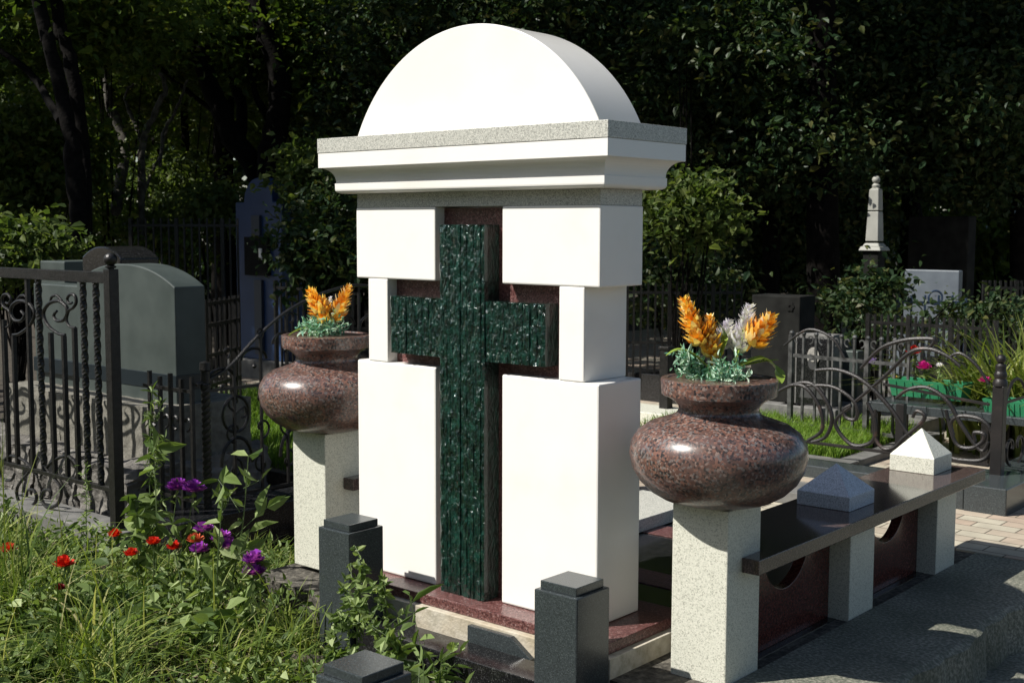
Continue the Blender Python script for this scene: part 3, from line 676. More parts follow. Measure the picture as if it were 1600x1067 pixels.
def ringpart():
    c = at(1467, 466, d=9.85); o = MB(); pts = [(.055*math.cos(a), 0, .055*math.sin(a)) for a in [2*math.pi*i/20 for i in range(21)]]
    f = [x for x in bpy.data.objects if x.get('label', '').startswith('dark iron fence beyond')][0]
    inv = Matrix.Translation(-Vector(f.location)); p = Matrix.Rotation(-f.rotation_euler.z, 3, 'Z') @ (c-Vector(f.location))
    ob = o.tube([(p.x+x, 0, p.z+z) for x, y, z in pts], .009, 6).build('ring', MATS['blue_painted_iron'], f)
ringpart()

def scroll_fence():
    o = at(1557, 752, y=3.13); r = empty('scroll_fence', (o.x, 3.13, -.02), 0, 'low brown iron fence of large wave scrolls with ball-topped corner post', 'fence')
    pm = MB(); pm.box(-.028, .028, -.028, .028, 0, .50); pm = pm.build('post', rustiron, r, .003)
    MB().lathe([(.036, .50), (.036, .515), (.03, .53), (.024, .54), (.026, .60), (.018, .61)], n=16).ball((0, 0, .552), .032, 14).ball((0, 0, .632), .024, 14).build('finial', rustiron, pm)
    def q(px, py): p = at(px, py, y=3.13); return (p.x-o.x, 0, p.z+.02)
    def part(pts, r0=.0115, name='scroll', n=7):
        P = smoothpath([q(*p) for p in pts], n); k = len(P); MB().tube(P, [r0*(.75+.25*math.sin(math.pi*i/(k-1))) for i in range(k)], 7).build(name, rustiron, r)
    MB().tube([q(1060, 664), q(1545, 727)], .009, 6).build('rail', rustiron, r)
    MB().tube([q(1100, 560), q(1380, 600), q(1546, 632)][1:], .008, 6).build('rail', rustiron, r)
    # big waves (traced on the fence's own plane)
    part([(1215, 612), (1240, 601), (1262, 608), (1282, 640), (1284, 672), (1262, 688)])
    part([(1222, 608), (1250, 598), (1272, 602), (1292, 628), (1300, 655), (1290, 682), (1268, 690)])
    part([(1262, 602), (1300, 604), (1330, 622), (1340, 640), (1336, 655), (1322, 652), (1318, 640), (1330, 632)])
    part([(1275, 578), (1310, 578), (1350, 596), (1390, 636), (1420, 680), (1440, 700)])
    part([(1330, 634), (1305, 660), (1330, 694), (1362, 690), (1368, 660), (1355, 628)])
    part([(1368, 640), (1366, 680), (1380, 700), (1398, 698), (1412, 684), (1440, 660), (1444, 648), (1432, 642), (1426, 652)])
    part([(1335, 628), (1380, 590), (1420, 552), (1450, 545), (1480, 556), (1500, 572)])
    part([(1345, 575), (1375, 545), (1410, 532), (1445, 529), (1460, 532), (1450, 545)])
    part([(1400, 622), (1420, 608), (1450, 606), (1480, 626), (1500, 660), (1520, 690), (1535, 704), (1545, 690)])
    part([(1478, 640), (1492, 690), (1515, 700), (1535, 690), (1537, 678), (1522, 676), (1524, 690)])
    part([(1490, 680), (1486, 660), (1500, 650), (1530, 654), (1548, 672), (1550, 700), (1535, 718), (1500, 718), (1478, 712)])
    part([(1225, 540), (1262, 515), (1300, 528), (1320, 560)], .008)
    part([(1480, 560), (1500, 552), (1525, 570), (1545, 600)], .009)
    # inner post behind
    MB().box(q(1404, 700)[0]-.022, q(1404, 700)[0]+.022, -.0, .04, -.02, .36).build('post', rustiron, r, .002)
    # return run going back along the plot
    r2 = empty('scroll_fence', (o.x, 3.16, -.02), math.pi/2, 'brown scroll fence running back from the ball-topped corner post', 'fence')
    for z in (.03, .40): MB().box(0.03, 1.8, -.006, .006, z, z+.012).build('rail', rustiron, r2)
    for i in range(5):
        x = .22+i*.35
        for s_ in (-1, 1):
            MB().tube(spiral(x+s_*.06, .16, .085, .02, -math.pi/2, -math.pi/2+s_*5, 22), .008, 6).build('scroll', rustiron, r2)
        MB().tube(smoothpath([(x-.17, 0, .40), (x-.08, 0, .50), (x+.05, 0, .50), (x+.17, 0, .40)], 6), .008, 6).build('scroll', rustiron, r2)
scroll_fence()
t = MB().box(.50, .655, 2.80, 3.25, -.2, .035).build('kerb_block', darkg, None, .006); tag(t, 'left dark kerb block under the scroll fence corner post', 'kerb', 'dark kerb blocks under the corner post')
t = MB().box(.659, .86, 2.79, 3.25, -.2, .037).build('kerb_block', darkg, None, .006); tag(t, 'right dark kerb block under the scroll fence corner post', 'kerb', 'dark kerb blocks under the corner post')
t = MB().box(.60, .84, 3.254, 5.2, -.2, .03).build('kerb_block', darkg, None, .006); tag(t, 'long dark kerb running back behind the corner post', 'kerb')
t = MB().box(-2.1, .497, 3.02, 3.22, -.2, -.025).build('kerb_block', darkg, None, .006); tag(t, 'long dark stone kerb beneath the low scroll fence', 'kerb')

# dark post and kerbs seen between the monument and the right urn
o = at(1040, 655, z=-.1)
p_ = empty('iron_post', (o.x, o.y, -.1), 0, 'square black iron post standing just behind the right urn', 'post')
MB().box(-.035, .035, -.035, .035, 0, .50).build('shaft', iron, p_, .003); MB().box(-.043, .043, -.043, .043, .50, .52).build('cap', iron, p_, .003)
t = MB().box(-2.6, -1.6, 4.0, 4.35, -.2, -.02).build('stone_kerb', pillg, None, .005); tag(t, 'sunlit cream kerb between the monument and the right urn', 'kerb')
t = MB().box(-3.4, -1.3, 4.9, 5.2, -.2, .12).build('stone_kerb', blackg, None, .005); tag(t, 'raised black granite kerb behind the sunlit cream kerb', 'kerb')
t = MB().box(-1.26, -.34, 4.6, 5.6, -.2, -.0).build('grave_slab', greyst, None, .01); tag(t, 'grey slab lying behind the right grass plot', 'grave slab')

# ------------------------------------------------------------------ planter, its bench, ferns
def flowerhead(c, rr, m_, name, parent, n=26, seed=1, cup=.5):
    rng = random.Random(seed); V = []; Fc = []; c = Vector(c)
    for i in range(n):
        a = i*2.39996; t = (i/n)**.6; el = (1-t)*1.3+.1; d = Vector((math.cos(a)*math.cos(el), math.sin(a)*math.cos(el), math.sin(el)*cup+.05)).normalized(); s_ = d.cross(Vector((0, 0, 1))).normalized(); u = s_.cross(d)
        l_ = rr*rng.uniform(.75, 1.1); wv = l_*.22; k = len(V); V += [c, c+d*l_*.6+s_*wv, c+d*l_*.6-s_*wv, c+d*l_+s_*wv*.7+u*l_*.12, c+d*l_-s_*wv*.7+u*l_*.12]
        Fc += [(k, k+1, k+2), (k+1, k+3, k+4, k+2)]
    return MB().add(V, Fc).build(name, m_, parent)
def stemleaf(base, tip, n, ls, name_parent, seed, m_=weedm, rs=.003, wide=.4, bend=.02, up=.3):
    rng = np.random.default_rng(seed); b = Vector(base); t = Vector(tip); mid = (b+t)/2+Vector((rng.uniform(-bend, bend), rng.uniform(-bend, bend), 0)); P = smoothpath([b, mid, t], 6)
    MB().tube(P, [rs*(1-.5*i/(len(P)-1)) for i in range(len(P))], 5).build('stem', stemm, name_parent)
    Q = np.array([list(P[int(rng.integers(1, len(P)))]) for _ in range(n)]); V, Fc = leaves(Q, ls, up=up, droop=-.1, wide=wide, rng=rng); npmesh('leaf_cluster', V, Fc, m_, name_parent)
def planter(px0, px1, y, pyt, pyb, label, flowers, depth=.17):
    a = at(px0, pyt, y=y); b = at(px1, pyt, y=y); zb = at((px0+px1)/2, pyb, y=y).z; zt = (a.z+b.z)/2; wd = b.x-a.x; h = zt-zb
    r = empty('planter', ((a.x+b.x)/2, y, zb), 0, label, 'planter'); mb = MB(); t = .012; i_ = .02
    # trough with tapering walls, rim and ribs
    vs = [(-wd/2+i_, i_, 0), (wd/2-i_, i_, 0), (wd/2-i_, depth-i_, 0), (-wd/2+i_, depth-i_, 0), (-wd/2, 0, h), (wd/2, 0, h), (wd/2, depth, h), (-wd/2, depth, h),
          (-wd/2+t, t, h), (wd/2-t, t, h), (wd/2-t, depth-t, h), (-wd/2+t, depth-t, h), (-wd/2+t, t, h-.03), (wd/2-t, t, h-.03), (wd/2-t, depth-t, h-.03), (-wd/2+t, depth-t, h-.03)]
    mb.add(vs, [(3, 2, 1, 0), (0, 1, 5, 4), (1, 2, 6, 5), (2, 3, 7, 6), (3, 0, 4, 7), (4, 5, 9, 8), (5, 6, 10, 9), (6, 7, 11, 10), (7, 4, 8, 11), (8, 9, 13, 12), (9, 10, 14, 13), (10, 11, 15, 14), (11, 8, 12, 15)])
    for k_ in range(1, 9):
        x = -wd/2+wd*k_/9; mb.add([(x-.002, i_*.9-.003, .0), (x+.002, i_*.9-.003, .0), (x+.002, -.003, h-.012), (x-.002, -.003, h-.012), (x-.002, i_, 0), (x+.002, i_, 0), (x+.002, .004, h-.012), (x-.002, .004, h-.012)],
            [(0, 1, 2, 3), (4, 7, 6, 5), (0, 4, 5, 1), (1, 5, 6, 2), (2, 6, 7, 3), (3, 7, 4, 0)])
    mb = mb.build('trough', greenbox, r, .001)
    MB().box(-wd/2+t, wd/2-t, t, depth-t, h-.05, h-.02).build('soil', soil, mb)
    for j, (px, py, m_, rad) in enumerate(flowers):
        p = at(px, py, y=y+depth*.4); base = Vector((min(max(p.x, a.x+.04), b.x-.03), y+depth*.5, zb+h-.03))
        f = empty('potted_flower', base, 0, None, 'flower'); f['label'] = FL[(px, py)]; stemleaf((0, 0, 0), (p-base)*.9, 22, .034, f, j+40, weedm, .004, .6)
        flowerhead(p-base, rad*1.45, m_, 'flower_head', f, 40, j, 1.2)
FL = {(1428, 553): 'red flower standing tallest in the green planter', (1444, 577): 'magenta flower in the middle of the green planter', (1361, 568): 'pale lilac petunia left of the green planter',
      (1468, 573): 'small white flower at the right of the green planter', (1538, 597): 'pink flower beside the ball-topped corner post', (1400, 590): 'small yellowish budding plant at left end of the green planter'}
planter(1387, 1505, 4.1, 596, 623, 'long green plastic planter holding red and magenta flowers', [(1428, 553, redf, .036), (1444, 577, pinkf, .036), (1361, 568, lilacf, .03), (1468, 573, whf, .018), (1400, 590, orf, .008)])
planter(1534, 1610, 4.0, 626, 655, 'second green planter behind the ball-topped corner post', [(1538, 597, pinkf, .026)])
def lowbench():
    a = at(1350, 642, y=3.9); b = at(1545, 640, y=3.9); r = empty('garden_bench', ((a.x+b.x)/2, 3.95, -.09), 0, 'low dark metal table carrying the green planters', 'table'); wd = b.x-a.x; z = at(1387, 623, y=4.1).z+.085
    MB().box(-wd/2, wd/2, 0, .42, z-.055, z).build('top', darkg, r, .004)
    MB().box(wd/2+.005, wd/2+.35, 0, .42, z-.055, z-.01).build('side_top', darkg, r, .004)
    for x in (-wd/2+.04, wd/2-.04):
        for y in (.03, .38): MB().box(x-.022, x+.022, y-.02, y+.02, 0, z-.0555).build('leg', iron, r, .002)
lowbench()
def strapbush(px, py, y, n, h, wd, label, spread=.18, seed=1, m_=fernm, zb=-.1, name='daylily_clump'):
    c = at(px, py, y=y); rng = np.random.default_rng(seed); P = np.zeros((n, 3)); P[:, :2] = rng.standard_normal((n, 2))*spread; V, Fc = blades(P, h, wd, .9, 6, rng, 1.3)
    o = npmesh(name, V, Fc, m_); o.location = (c.x, y, zb); return tag(o, label, 'plant')
strapbush(1592, 600, 4.6, 560, .74, .026, 'large yellow-green clump of drooping strap leaves at right edge', .15, 5)
strapbush(1535, 600, 4.9, 110, .60, .022, 'smaller sunlit clump of strap leaves left of the large one', .07, 6)
def plant_blob(name, label, blobs, n, size, m_, cat='shrub', up=.6, wide=.62, sig=.1, seed=1, stems=True, group=None):
    rng = np.random.default_rng(seed); b0 = blobs[0]; r = empty(name, (b0[0], b0[1], -.15), 0, label, cat, group)
    B = [(x-b0[0], y-b0[1], z+.15, rx, ry, rz_) for x, y, z, rx, ry, rz_ in blobs]; V, Fc = leaves(cloud(B, n, sig, 30, rng), size, up=up, wide=wide, rng=rng); npmesh('foliage', V, Fc, m_, r)
    if stems:
        mb = MB()
        for B_ in B:
            for _ in range(4):
                t = Vector((B_[0]+rng.uniform(-.6, .6)*B_[3], B_[1]+rng.uniform(-.6, .6)*B_[4], B_[2]+rng.uniform(-.2, .8)*B_[5])); mb.tube(smoothpath([(rng.uniform(-.05, .05), rng.uniform(-.05, .05), -.05), t*.5+Vector((rng.uniform(-.1, .1), 0, .1)), t], 4), [.012*(1-.08*i) for i in range(9)], 5)
        mb.build('branches', bark, r)
    return r
def blob_at(px, py, d, rx, rz_, ry=None): p = at(px, py, d=d); return (p.x, p.y, p.z, rx, ry or rx, rz_)

# grass plots
def turf(name, x0, x1, y0, y1, z, n, h, label_kind=None):
    P = np.stack([RNG.uniform(x0, x1, n), RNG.uniform(y0, y1, n), np.full(n, z)], 1); V, Fc = blades(P, h, .006, .6, 3); o = npmesh(name, V, Fc, grassb); return tag(o, kind='stuff')
grassb = mat('bright_turf', (.13, .22, .03), .5, kind='island', leaf=.35, ramp=[(0, (.09, .17, .02)), (.6, (.14, .24, .03)), (1, (.22, .30, .06))])
tag(MB().box(-1.75, -.30, 3.45, 4.62, -.2, -.065).build('grass_plot_soil', soil), kind='structure')
turf('grass', -1.73, -.32, 3.47, 4.6, -.068, 15000, .10)
t = MB().box(-1.9, -.18, 3.30, 3.44, -.2, -.05).build('stone_kerb', greyst, None, .005); tag(t, 'pale stone kerb along the front of the right grass plot', 'kerb')
t = MB().box(-.295, -.18, 3.445, 4.7, -.2, -.05).build('stone_kerb', greyst, None, .005); tag(t, 'stone kerb along the right side of the right grass plot', 'kerb')
tag(MB().box(-5.2, -2.1, 1.2, 3.4, -.2, -.09).build('grass_plot_soil', soil), kind='structure')
turf('grass', -5.15, -2.15, 1.25, 3.35, -.092, 26000, .11)

# ------------------------------------------------------------------ foreground flower bed
def inbed(x, y):
    return (x < -.45+0*y) | ((x < .62) & (y < -.36) & (x < .62)) 
def meadow():
    n = 60000; X = RNG.uniform(-3.9, .66, n); Y = RNG.uniform(-2.4, -.14, n)
    ok = ((X < -.44) | (Y < -.34)) & (Y > -2.4)
    dens = np.clip(1.15-.9*np.maximum(0, (X+.75))/1.1, .12, 1) * np.clip(.55+.75*np.sin(X*8+1+2*np.sin(Y*5))*np.sin(Y*11+X*3), .08, 1)
    ok &= RNG.random(n) < dens*.75
    X, Y = X[ok], Y[ok]; P = np.stack([X, Y, np.full(len(X), -.225)], 1)
    hh = .27*np.clip(1-.45*np.maximum(0, X+1.0), .35, 1)*np.clip(.75+.6*np.sin(X*5.1+Y*4.3)*np.sin(X*2.3-Y*6), .35, 1.3)*np.clip(.42+.9*(-Y-.2), .42, 1)
    A = blades(P, hh, .0065, .95, 5, RNG, 1.1)
    sel = RNG.random(len(P)) < .16; Bq = blades(P[sel], hh[sel]*1.35, .013, 1.2, 6, RNG, 1.5); T = RNG.random(len(P)) < .05; Cq = blades(P[T], hh[T]*1.9, .007, .35, 6, RNG, .6); V, Fc = merge([A, Bq, Cq]); tag(npmesh('grass', V, Fc, grassm), kind='stuff')
    n = 52000; X = RNG.uniform(-3.9, .62, n); Y = RNG.uniform(-2.4, -.16, n); ok = ((X < -.46) | (Y < -.36)); ok &= RNG.random(n) < np.clip(1.0-.8*np.maximum(0, X+.8), .15, 1)*np.clip(.35+.6*np.sin(X*6-Y*3), .12, 1)
    X, Y = X[ok], Y[ok]; Z = -.20+RNG.random(len(X))*.17*np.clip(1-.5*np.maximum(0, X+1), .25, 1)
    V, Fc = leaves(np.stack([X, Y, Z], 1), .03, up=.5, droop=.1, wide=.5); tag(npmesh('ground_cover', V, Fc, weedm), kind='stuff')
    B = [(RNG.uniform(-2.8, -.5), RNG.uniform(-1.5, -.45), -.14, RNG.uniform(.05, .16), RNG.uniform(.05, .16), RNG.uniform(.05, .11)) for _ in range(34)]
    B += [(RNG.uniform(-.3, .5), RNG.uniform(-1.2, -.5), -.17, .08, .08, .04) for _ in range(10)]
    V, Fc = leaves(cloud(B, 5200, .05, 24, RNG), .055, up=.9, droop=.05, wide=.55); tag(npmesh('broad_leaved_weeds', V, Fc, weedm), kind='stuff')
    n = 3500; P = np.stack([RNG.uniform(-1.2, .6, n), RNG.uniform(-1.6, -.35, n), np.full(n, -.205)], 1)
    V, Fc = leaves(P, .03, up=2.5, droop=0, wide=.4); tag(npmesh('leaf_litter', V, Fc, mat('dry_leaf', (.14, .10, .06), .8, kind='island', ramp=[(0, (.06, .045, .03)), (.6, (.15, .11, .07)), (1, (.28, .23, .16))])), kind='stuff')
meadow()
def verge():
    B = [(RNG.uniform(-2.0, -1.1), RNG.uniform(-.12, .5), -.22, RNG.uniform(.04, .10), RNG.uniform(.04, .09), .03) for _ in range(16)]
    V, Fc = leaves(cloud(B, 2200, .04, 24, RNG), .035, up=.8, droop=.0, wide=.45)
    P = cloud([(b[0], b[1], -.1, .12, .1, .001) for b in B], 1300, .05, 20, RNG); P[:, 2] = -.27; A = blades(P, np.full(len(P), .13), .005, .9, 4)
    tag(npmesh('verge_weeds', V, Fc, weedm), kind='stuff'); tag(npmesh('grass', *A, grassm), kind='stuff')
verge()
RF = [(12, 862, -.75, .022, redf, 'red flower at the left edge of the photo above the grass'), (100, 885, -.85, .024, redf, 'largest red flower low in the left foreground grass'), (180, 838, -.45, .018, redf, 'small red flower beside the foot of the iron fence post'),
      (240, 850, -.55, .018, redf, 'red flower just left of the purple asters'), (272, 858, -.6, .018, redf, 'red flower right of its neighbour under the leafy aster'), (205, 868, -.6, .018, redf, 'half hidden red flower below the small red one near the fence post'),
      (305, 847, -.5, .02, orredf, 'faded orange-red flower beneath the purple asters'), (95, 921, -.9, .014, darkredf, 'wilted dark red flower below the largest red one')]
for i, (px, py, y, rr, m_, lb) in enumerate(RF):
    p = at(px, py, y=y); f = empty('red_flower', (p.x+.03, y+.02, -.22), 0, lb, 'flower', 'red flowers in the left foreground'); tip = p-Vector(f.location)
    stemleaf((0, 0, 0), tip, 14, .05, f, i, weedm, .0025, .25); flowerhead(tip, rr*1.7, m_, 'flower_head', f, 46, i, 1.1)
PF = [([(277, 765), (303, 768)], -.25, .024, 'tall aster with two purple flowers at its top left'), ([(318, 830), (312, 862)], -.3, .02, 'aster with dark purple flowers below the tall one'),
      ([(345, 845), (356, 856)], -.32, .022, 'aster with bright purple flowers leaning right'), ([(396, 878), (397, 897)], -.42, .022, 'rightmost purple aster hanging over bare soil')]
for i, (fl, y, rr, lb) in enumerate(PF):
    p0 = at(*fl[0], y=y); f = empty('aster', (p0.x-.05, y-.03, -.22), 0, lb, 'flower', 'purple asters in the flower bed')
    for j, q_ in enumerate(fl):
        p = at(*q_, y=y)-Vector(f.location); stemleaf((0, 0, 0), p, 16, .06, f, i*5+j, weedm, .003, .38); flowerhead(p, rr*2.0, purf, 'flower_head', f, 80, i*3+j, .75)
def weed(base, tip, label, n=30, ls=.06, seed=1, wide=.35, branches=0, m_=weedm, rs=.004, name='tall_weed'):
    b = Vector(base); t = Vector(tip)-b; f = empty(name, b, 0, label, 'weed'); rng = random.Random(seed); stemleaf((0, 0, 0), t, n, ls, f, seed, m_, rs, wide)
    for i in range(branches):
        s_ = .35+.6*i/branches; p0 = t*s_; e = p0+Vector((rng.uniform(-.16, .16), rng.uniform(-.1, .1), rng.uniform(.03, .14)))*(1.2-s_*.6); stemleaf(p0, e, max(4, n//5), ls*.9, f, seed+i+50, m_, rs*.5, wide)
def wt(px, py, y, bx, by, *a, **k_):
    p = at(px, py, y=y); q_ = at(bx, by, y=y); weed((q_.x, y, max(-.23, min(q_.z, -.2))), p, *a, **k_)
wt(237, 612, -.35, 245, 900, 'tallest feathery weed in front of the rough stone blocks', n=130, ls=.035, seed=3, wide=.12, branches=7, rs=.003)
wt(240, 700, -.38, 240, 900, 'leafy yellow-green weed at the foot of the feathery one', n=26, ls=.07, seed=4, wide=.4)
wt(388, 712, -.30, 350, 900, 'tall leafy plant with broad pointed leaves left of the left pillar', n=16, ls=.085, seed=5, wide=.35, branches=4)
wt(350, 745, -.36, 335, 900, 'broad-leaved plant just left of the tall pointed-leaf plant', n=22, ls=.07, seed=6, wide=.45, branches=3)
wt(215, 780, -.42, 215, 900, 'bushy weed with lobed leaves beside the iron post', n=44, ls=.07, seed=9, wide=.5, branches=3)
wt(135, 730, -.3, 135, 900, 'thin grassy weed with seed heads in front of the fence', n=50, ls=.03, seed=10, wide=.12, branches=4, rs=.0025)
wt(565, 885, -.45, 560, 1010, 'upright small-leaved weed in front of the left dark post', n=90, ls=.028, seed=11, wide=.5, branches=6, rs=.003)
wt(538, 918, -.42, 545, 1010, 'shorter curly weed left of the upright one by the dark post', n=70, ls=.025, seed=12, wide=.6, branches=3, rs=.003)
wt(640, 930, -.62, 660, 1067, 'arching grass-like weed in front of the black kerb', n=14, ls=.065, seed=13, wide=.12, branches=2, rs=.002)
wt(600, 905, -.46, 600, 1010, 'bushy weed right of the upright one, against the limestone base', n=80, ls=.032, seed=21, wide=.5, branches=6, rs=.003)
wt(525, 960, -.5, 530, 1040, 'low bushy weed between the left dark post and the nearest post', n=80, ls=.030, seed=22, wide=.55, branches=6, rs=.003)
wt(625, 985, -.6, 620, 1060, 'leafy weed leaning over the black kerb', n=60, ls=.045, seed=23, wide=.5, branches=5, rs=.003)
wt(690, 1030, -.62, 690, 1090, 'small grassy weed at the bottom beside the black kerb', n=50, ls=.05, seed=24, wide=.15, branches=4, rs=.002)
def broadleaf(px, py, y, n, ls, label, seed):
    p = at(px, py, y=y); f = empty('burdock', (p.x, y, -.22), 0, label, 'weed'); rng = np.random.default_rng(seed)
    for i in range(n):
        a = rng.random()*6.28; e = Vector((math.cos(a)*.10, math.sin(a)*.10, rng.uniform(.06, .16))); MB().tube([(0, 0, 0), e*.6+Vector((0, 0, .02)), e], .0025, 5).build('stalk', stemm, f)
        d = Vector((math.cos(a), math.sin(a), -.25)).normalized(); s_ = d.cross(Vector((0, 0, 1))).normalized(); V = [e]; k_ = 9; l_ = ls*rng.uniform(.7, 1.1)
        for j in range(k_): 
            t = j/(k_-1); wv = l_*.42*math.sin(math.pi*(t*.93+.05))**.6*(1+.12*math.cos(j*2.6)); c = e+d*l_*(t-.12)-Vector((0, 0, .25*l_*t*t)); V += [c-s_*wv+Vector((0, 0, .16*wv)), c, c+s_*wv+Vector((0, 0, .16*wv))]
        Fc = []
        for j in range(k_-1):
            b = 1+j*3; Fc += [(b, b+1, b+4, b+3), (b+1, b+2, b+5, b+4)]
        MB().add(V, Fc, True).build('leaf', weedm, f)
broadleaf(590, 985, -.50, 7, .11, 'broad-leaved burdock between the dark posts', 1)
broadleaf(655, 1000, -.55, 5, .09, 'smaller broad-leaved weed in front of the black kerb', 2)
broadleaf(470, 1040, -.95, 4, .06, 'low broad-leaved weed beside the nearest dark post', 3)
broadleaf(200, 985, -1.2, 3, .07, 'single pale broad-leaved weed low in the grass', 4)

# ------------------------------------------------------------------ woods
def tree(label, d, trunks, crown, n, size, seed, m_=leafm, bk=bark, low=None, group='trees of the dark wood behind the graves', name='maple_tree'):
    """trunks: pixel paths (px, py, half width px), first point lowest; crown: ellipsoids (dx, dy, z, rx, ry, rz)"""
    b = at(trunks[0][0][0], trunks[0][0][1], d=d); r = empty(name, (b.x, b.y, -.28), 0, label, 'tree', group); s_ = d/FPX; mb = MB(); rng = np.random.default_rng(seed)
    for j, T in enumerate(trunks):
        P = [at(px, py, d=d+(.25*j if k_ else .25*j*0))-Vector(r.location) for k_, (px, py, hw) in enumerate(T)]; rad = [hw*s_ for _, _, hw in T]
        if j == 0: P = [Vector((P[0].x, P[0].y, -.05))]+P; rad = [rad[0]*1.5]+rad
        if T[-1][1] < 30: v = (P[-1]-P[-2]).normalized(); P.append(P[-1]+v*2.5+Vector((0, 0, 1))); rad.append(rad[-1]*.5)
        Q = smoothpath(P, 6); rr = np.interp(np.linspace(0, len(P)-1, len(Q)), range(len(P)), rad)
        Q = [q_+Vector(rng.standard_normal(3)*.006) for q_ in Q]; mb.tube(Q, list(rr*(1+.07*rng.standard_normal(len(rr)))), 10)
    mb.build('trunk', bk, r)
    B = [(c[0], c[1], c[2]+.28, c[3], c[4], c[5]) for c in crown]; V, Fc = leaves(cloud(B, int(n*(.16 if trunks[0][0][0] < 520 else .3)) if size > .15 else n, .3, 40, rng), size, up=.5, rng=rng)
    if low:
        LB = []
        for px, py, dd, rx, rz_ in low: p = at(px, py, d=dd)-Vector(r.location); LB.append((p.x, p.y, p.z, rx, rx, rz_))
        V2, F2 = leaves(cloud(LB, int(n*2.2), .17, 34, rng), size*.33, up=.6, rng=rng); V, Fc = merge([(V, Fc), (V2, F2)])
    npmesh('crown', V, Fc, m_, r); return r
HC = [(0, 0, 7.2, 3.0, 2.6, 1.5)]
tree('twin-stemmed dark tree at far left with leaning limbs', 9.5, [[(128, 400, 16), (120, 300, 15), (108, 200, 13), (75, 60, 11), (60, 0, 10)], [(132, 380, 13), (130, 250, 12), (115, 120, 11), (95, 40, 10), (88, 0, 9)], [(95, 190, 7), (60, 130, 6), (15, 90, 5), (-30, 60, 4)]],
     [(-2.2, -.8, 6.6, 3.0, 2.4, 1.3)], 9000, .2, 21, low=[(20, 60, 11, .8, .5), (40, 230, 12, .9, .5), (180, 30, 12, .9, .4), (140, 10, 10.5, .9, .35)])
tree('thick dark tree with forked trunk behind the blue monument', 13.2, [[(408, 300, 20), (362, 215, 17), (335, 150, 16), (305, 60, 15), (288, 0, 14)], [(375, 225, 9), (378, 170, 9), (355, 100, 8), (330, 20, 7), (325, -5, 6)], [(372, 200, 5), (330, 170, 4), (290, 140, 4), (240, 100, 3), (180, 75, 3)]],
     [(0, 0, 7.4, 3.2, 2.6, 1.5)], 9000, .22, 22, low=[(330, 60, 14, 1.2, .6), (230, 40, 14, 1.1, .5)])
tree('straight dark tree just right of the forked one', 13.0, [[(420, 285, 19), (428, 220, 19), (438, 140, 17), (415, 50, 14), (398, 0, 13)], [(440, 260, 8), (428, 200, 7), (400, 150, 5), (385, 60, 4), (390, 20, 4)]],
     [(.5, .5, 7.4, 3.0, 2.6, 1.5)], 8000, .22, 23, low=[(460, 60, 14, 1.1, .5), (520, 130, 14, 1.0, .5)])
tree('slim dark tree left of the monument cornice', 15.5, [[(453, 300, 7), (455, 200, 7), (457, 100, 6), (462, 0, 5)]], [(0, 0, 7.6, 2.8, 2.8, 1.4)], 7000, .22, 24, low=[(500, 40, 16, 1.5, .7), (560, 60, 15, 1.2, .6)])
tree('second slim dark tree nearest the cornice', 15.0, [[(484, 300, 9), (484, 200, 9), (480, 100, 8), (482, 0, 7)], [(486, 220, 4), (500, 160, 3), (512, 80, 3), (530, 0, 2)]], [(.6, 0, 7.4, 2.8, 2.6, 1.5)], 7000, .22, 25, low=[(620, 30, 15, 1.3, .5)])
tree('thin crooked grey tree with bare twigs between the dark trunks', 12.6, [[(222, 330, 6), (222, 230, 6), (240, 180, 5), (258, 140, 4), (245, 110, 3), (200, 85, 3), (130, 72, 2)], [(222, 225, 4), (205, 180, 3), (195, 150, 2), (210, 130, 2)], [(250, 260, 3), (256, 210, 3), (280, 160, 2), (292, 125, 2)], [(225, 300, 3), (250, 240, 2), (262, 190, 2)], [(180, 330, 9), (195, 230, 8), (170, 160, 7), (165, 100, 5)]],
     [(0, .4, 6.8, 2.6, 2.4, 1.3)], 6000, .2, 26, bk=palebark, low=[(200, 120, 16, 1.0, .4)])
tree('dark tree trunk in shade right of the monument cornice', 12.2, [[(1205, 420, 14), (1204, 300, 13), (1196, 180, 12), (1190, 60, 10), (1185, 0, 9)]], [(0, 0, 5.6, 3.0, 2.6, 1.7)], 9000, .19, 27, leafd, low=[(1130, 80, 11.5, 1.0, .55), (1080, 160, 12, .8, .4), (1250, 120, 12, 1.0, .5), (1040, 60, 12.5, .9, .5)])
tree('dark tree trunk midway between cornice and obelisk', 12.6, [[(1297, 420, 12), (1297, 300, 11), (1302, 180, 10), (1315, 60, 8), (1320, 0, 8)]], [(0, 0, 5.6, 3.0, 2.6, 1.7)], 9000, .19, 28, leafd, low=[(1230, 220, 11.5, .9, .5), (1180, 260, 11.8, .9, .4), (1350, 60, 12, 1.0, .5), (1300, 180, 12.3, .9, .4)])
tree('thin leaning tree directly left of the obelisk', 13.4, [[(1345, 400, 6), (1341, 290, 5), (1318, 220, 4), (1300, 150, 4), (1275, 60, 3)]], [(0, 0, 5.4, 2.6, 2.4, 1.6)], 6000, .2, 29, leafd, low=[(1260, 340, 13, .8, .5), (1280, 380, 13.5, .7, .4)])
tree('broad dark tree right of the obelisk', 13.6, [[(1425, 420, 19), (1425, 300, 17), (1432, 180, 15), (1450, 60, 12), (1455, 0, 11)], [(1440, 300, 8), (1470, 220, 7), (1510, 130, 6)]], [(0, 0, 5.6, 3.0, 2.6, 1.7)], 9000, .19, 30, leafd, low=[(1430, 100, 12.5, 1.0, .6), (1500, 200, 12.5, 1.0, .5), (1480, 60, 12.2, .9, .5), (1520, 240, 12, .8, .4)])
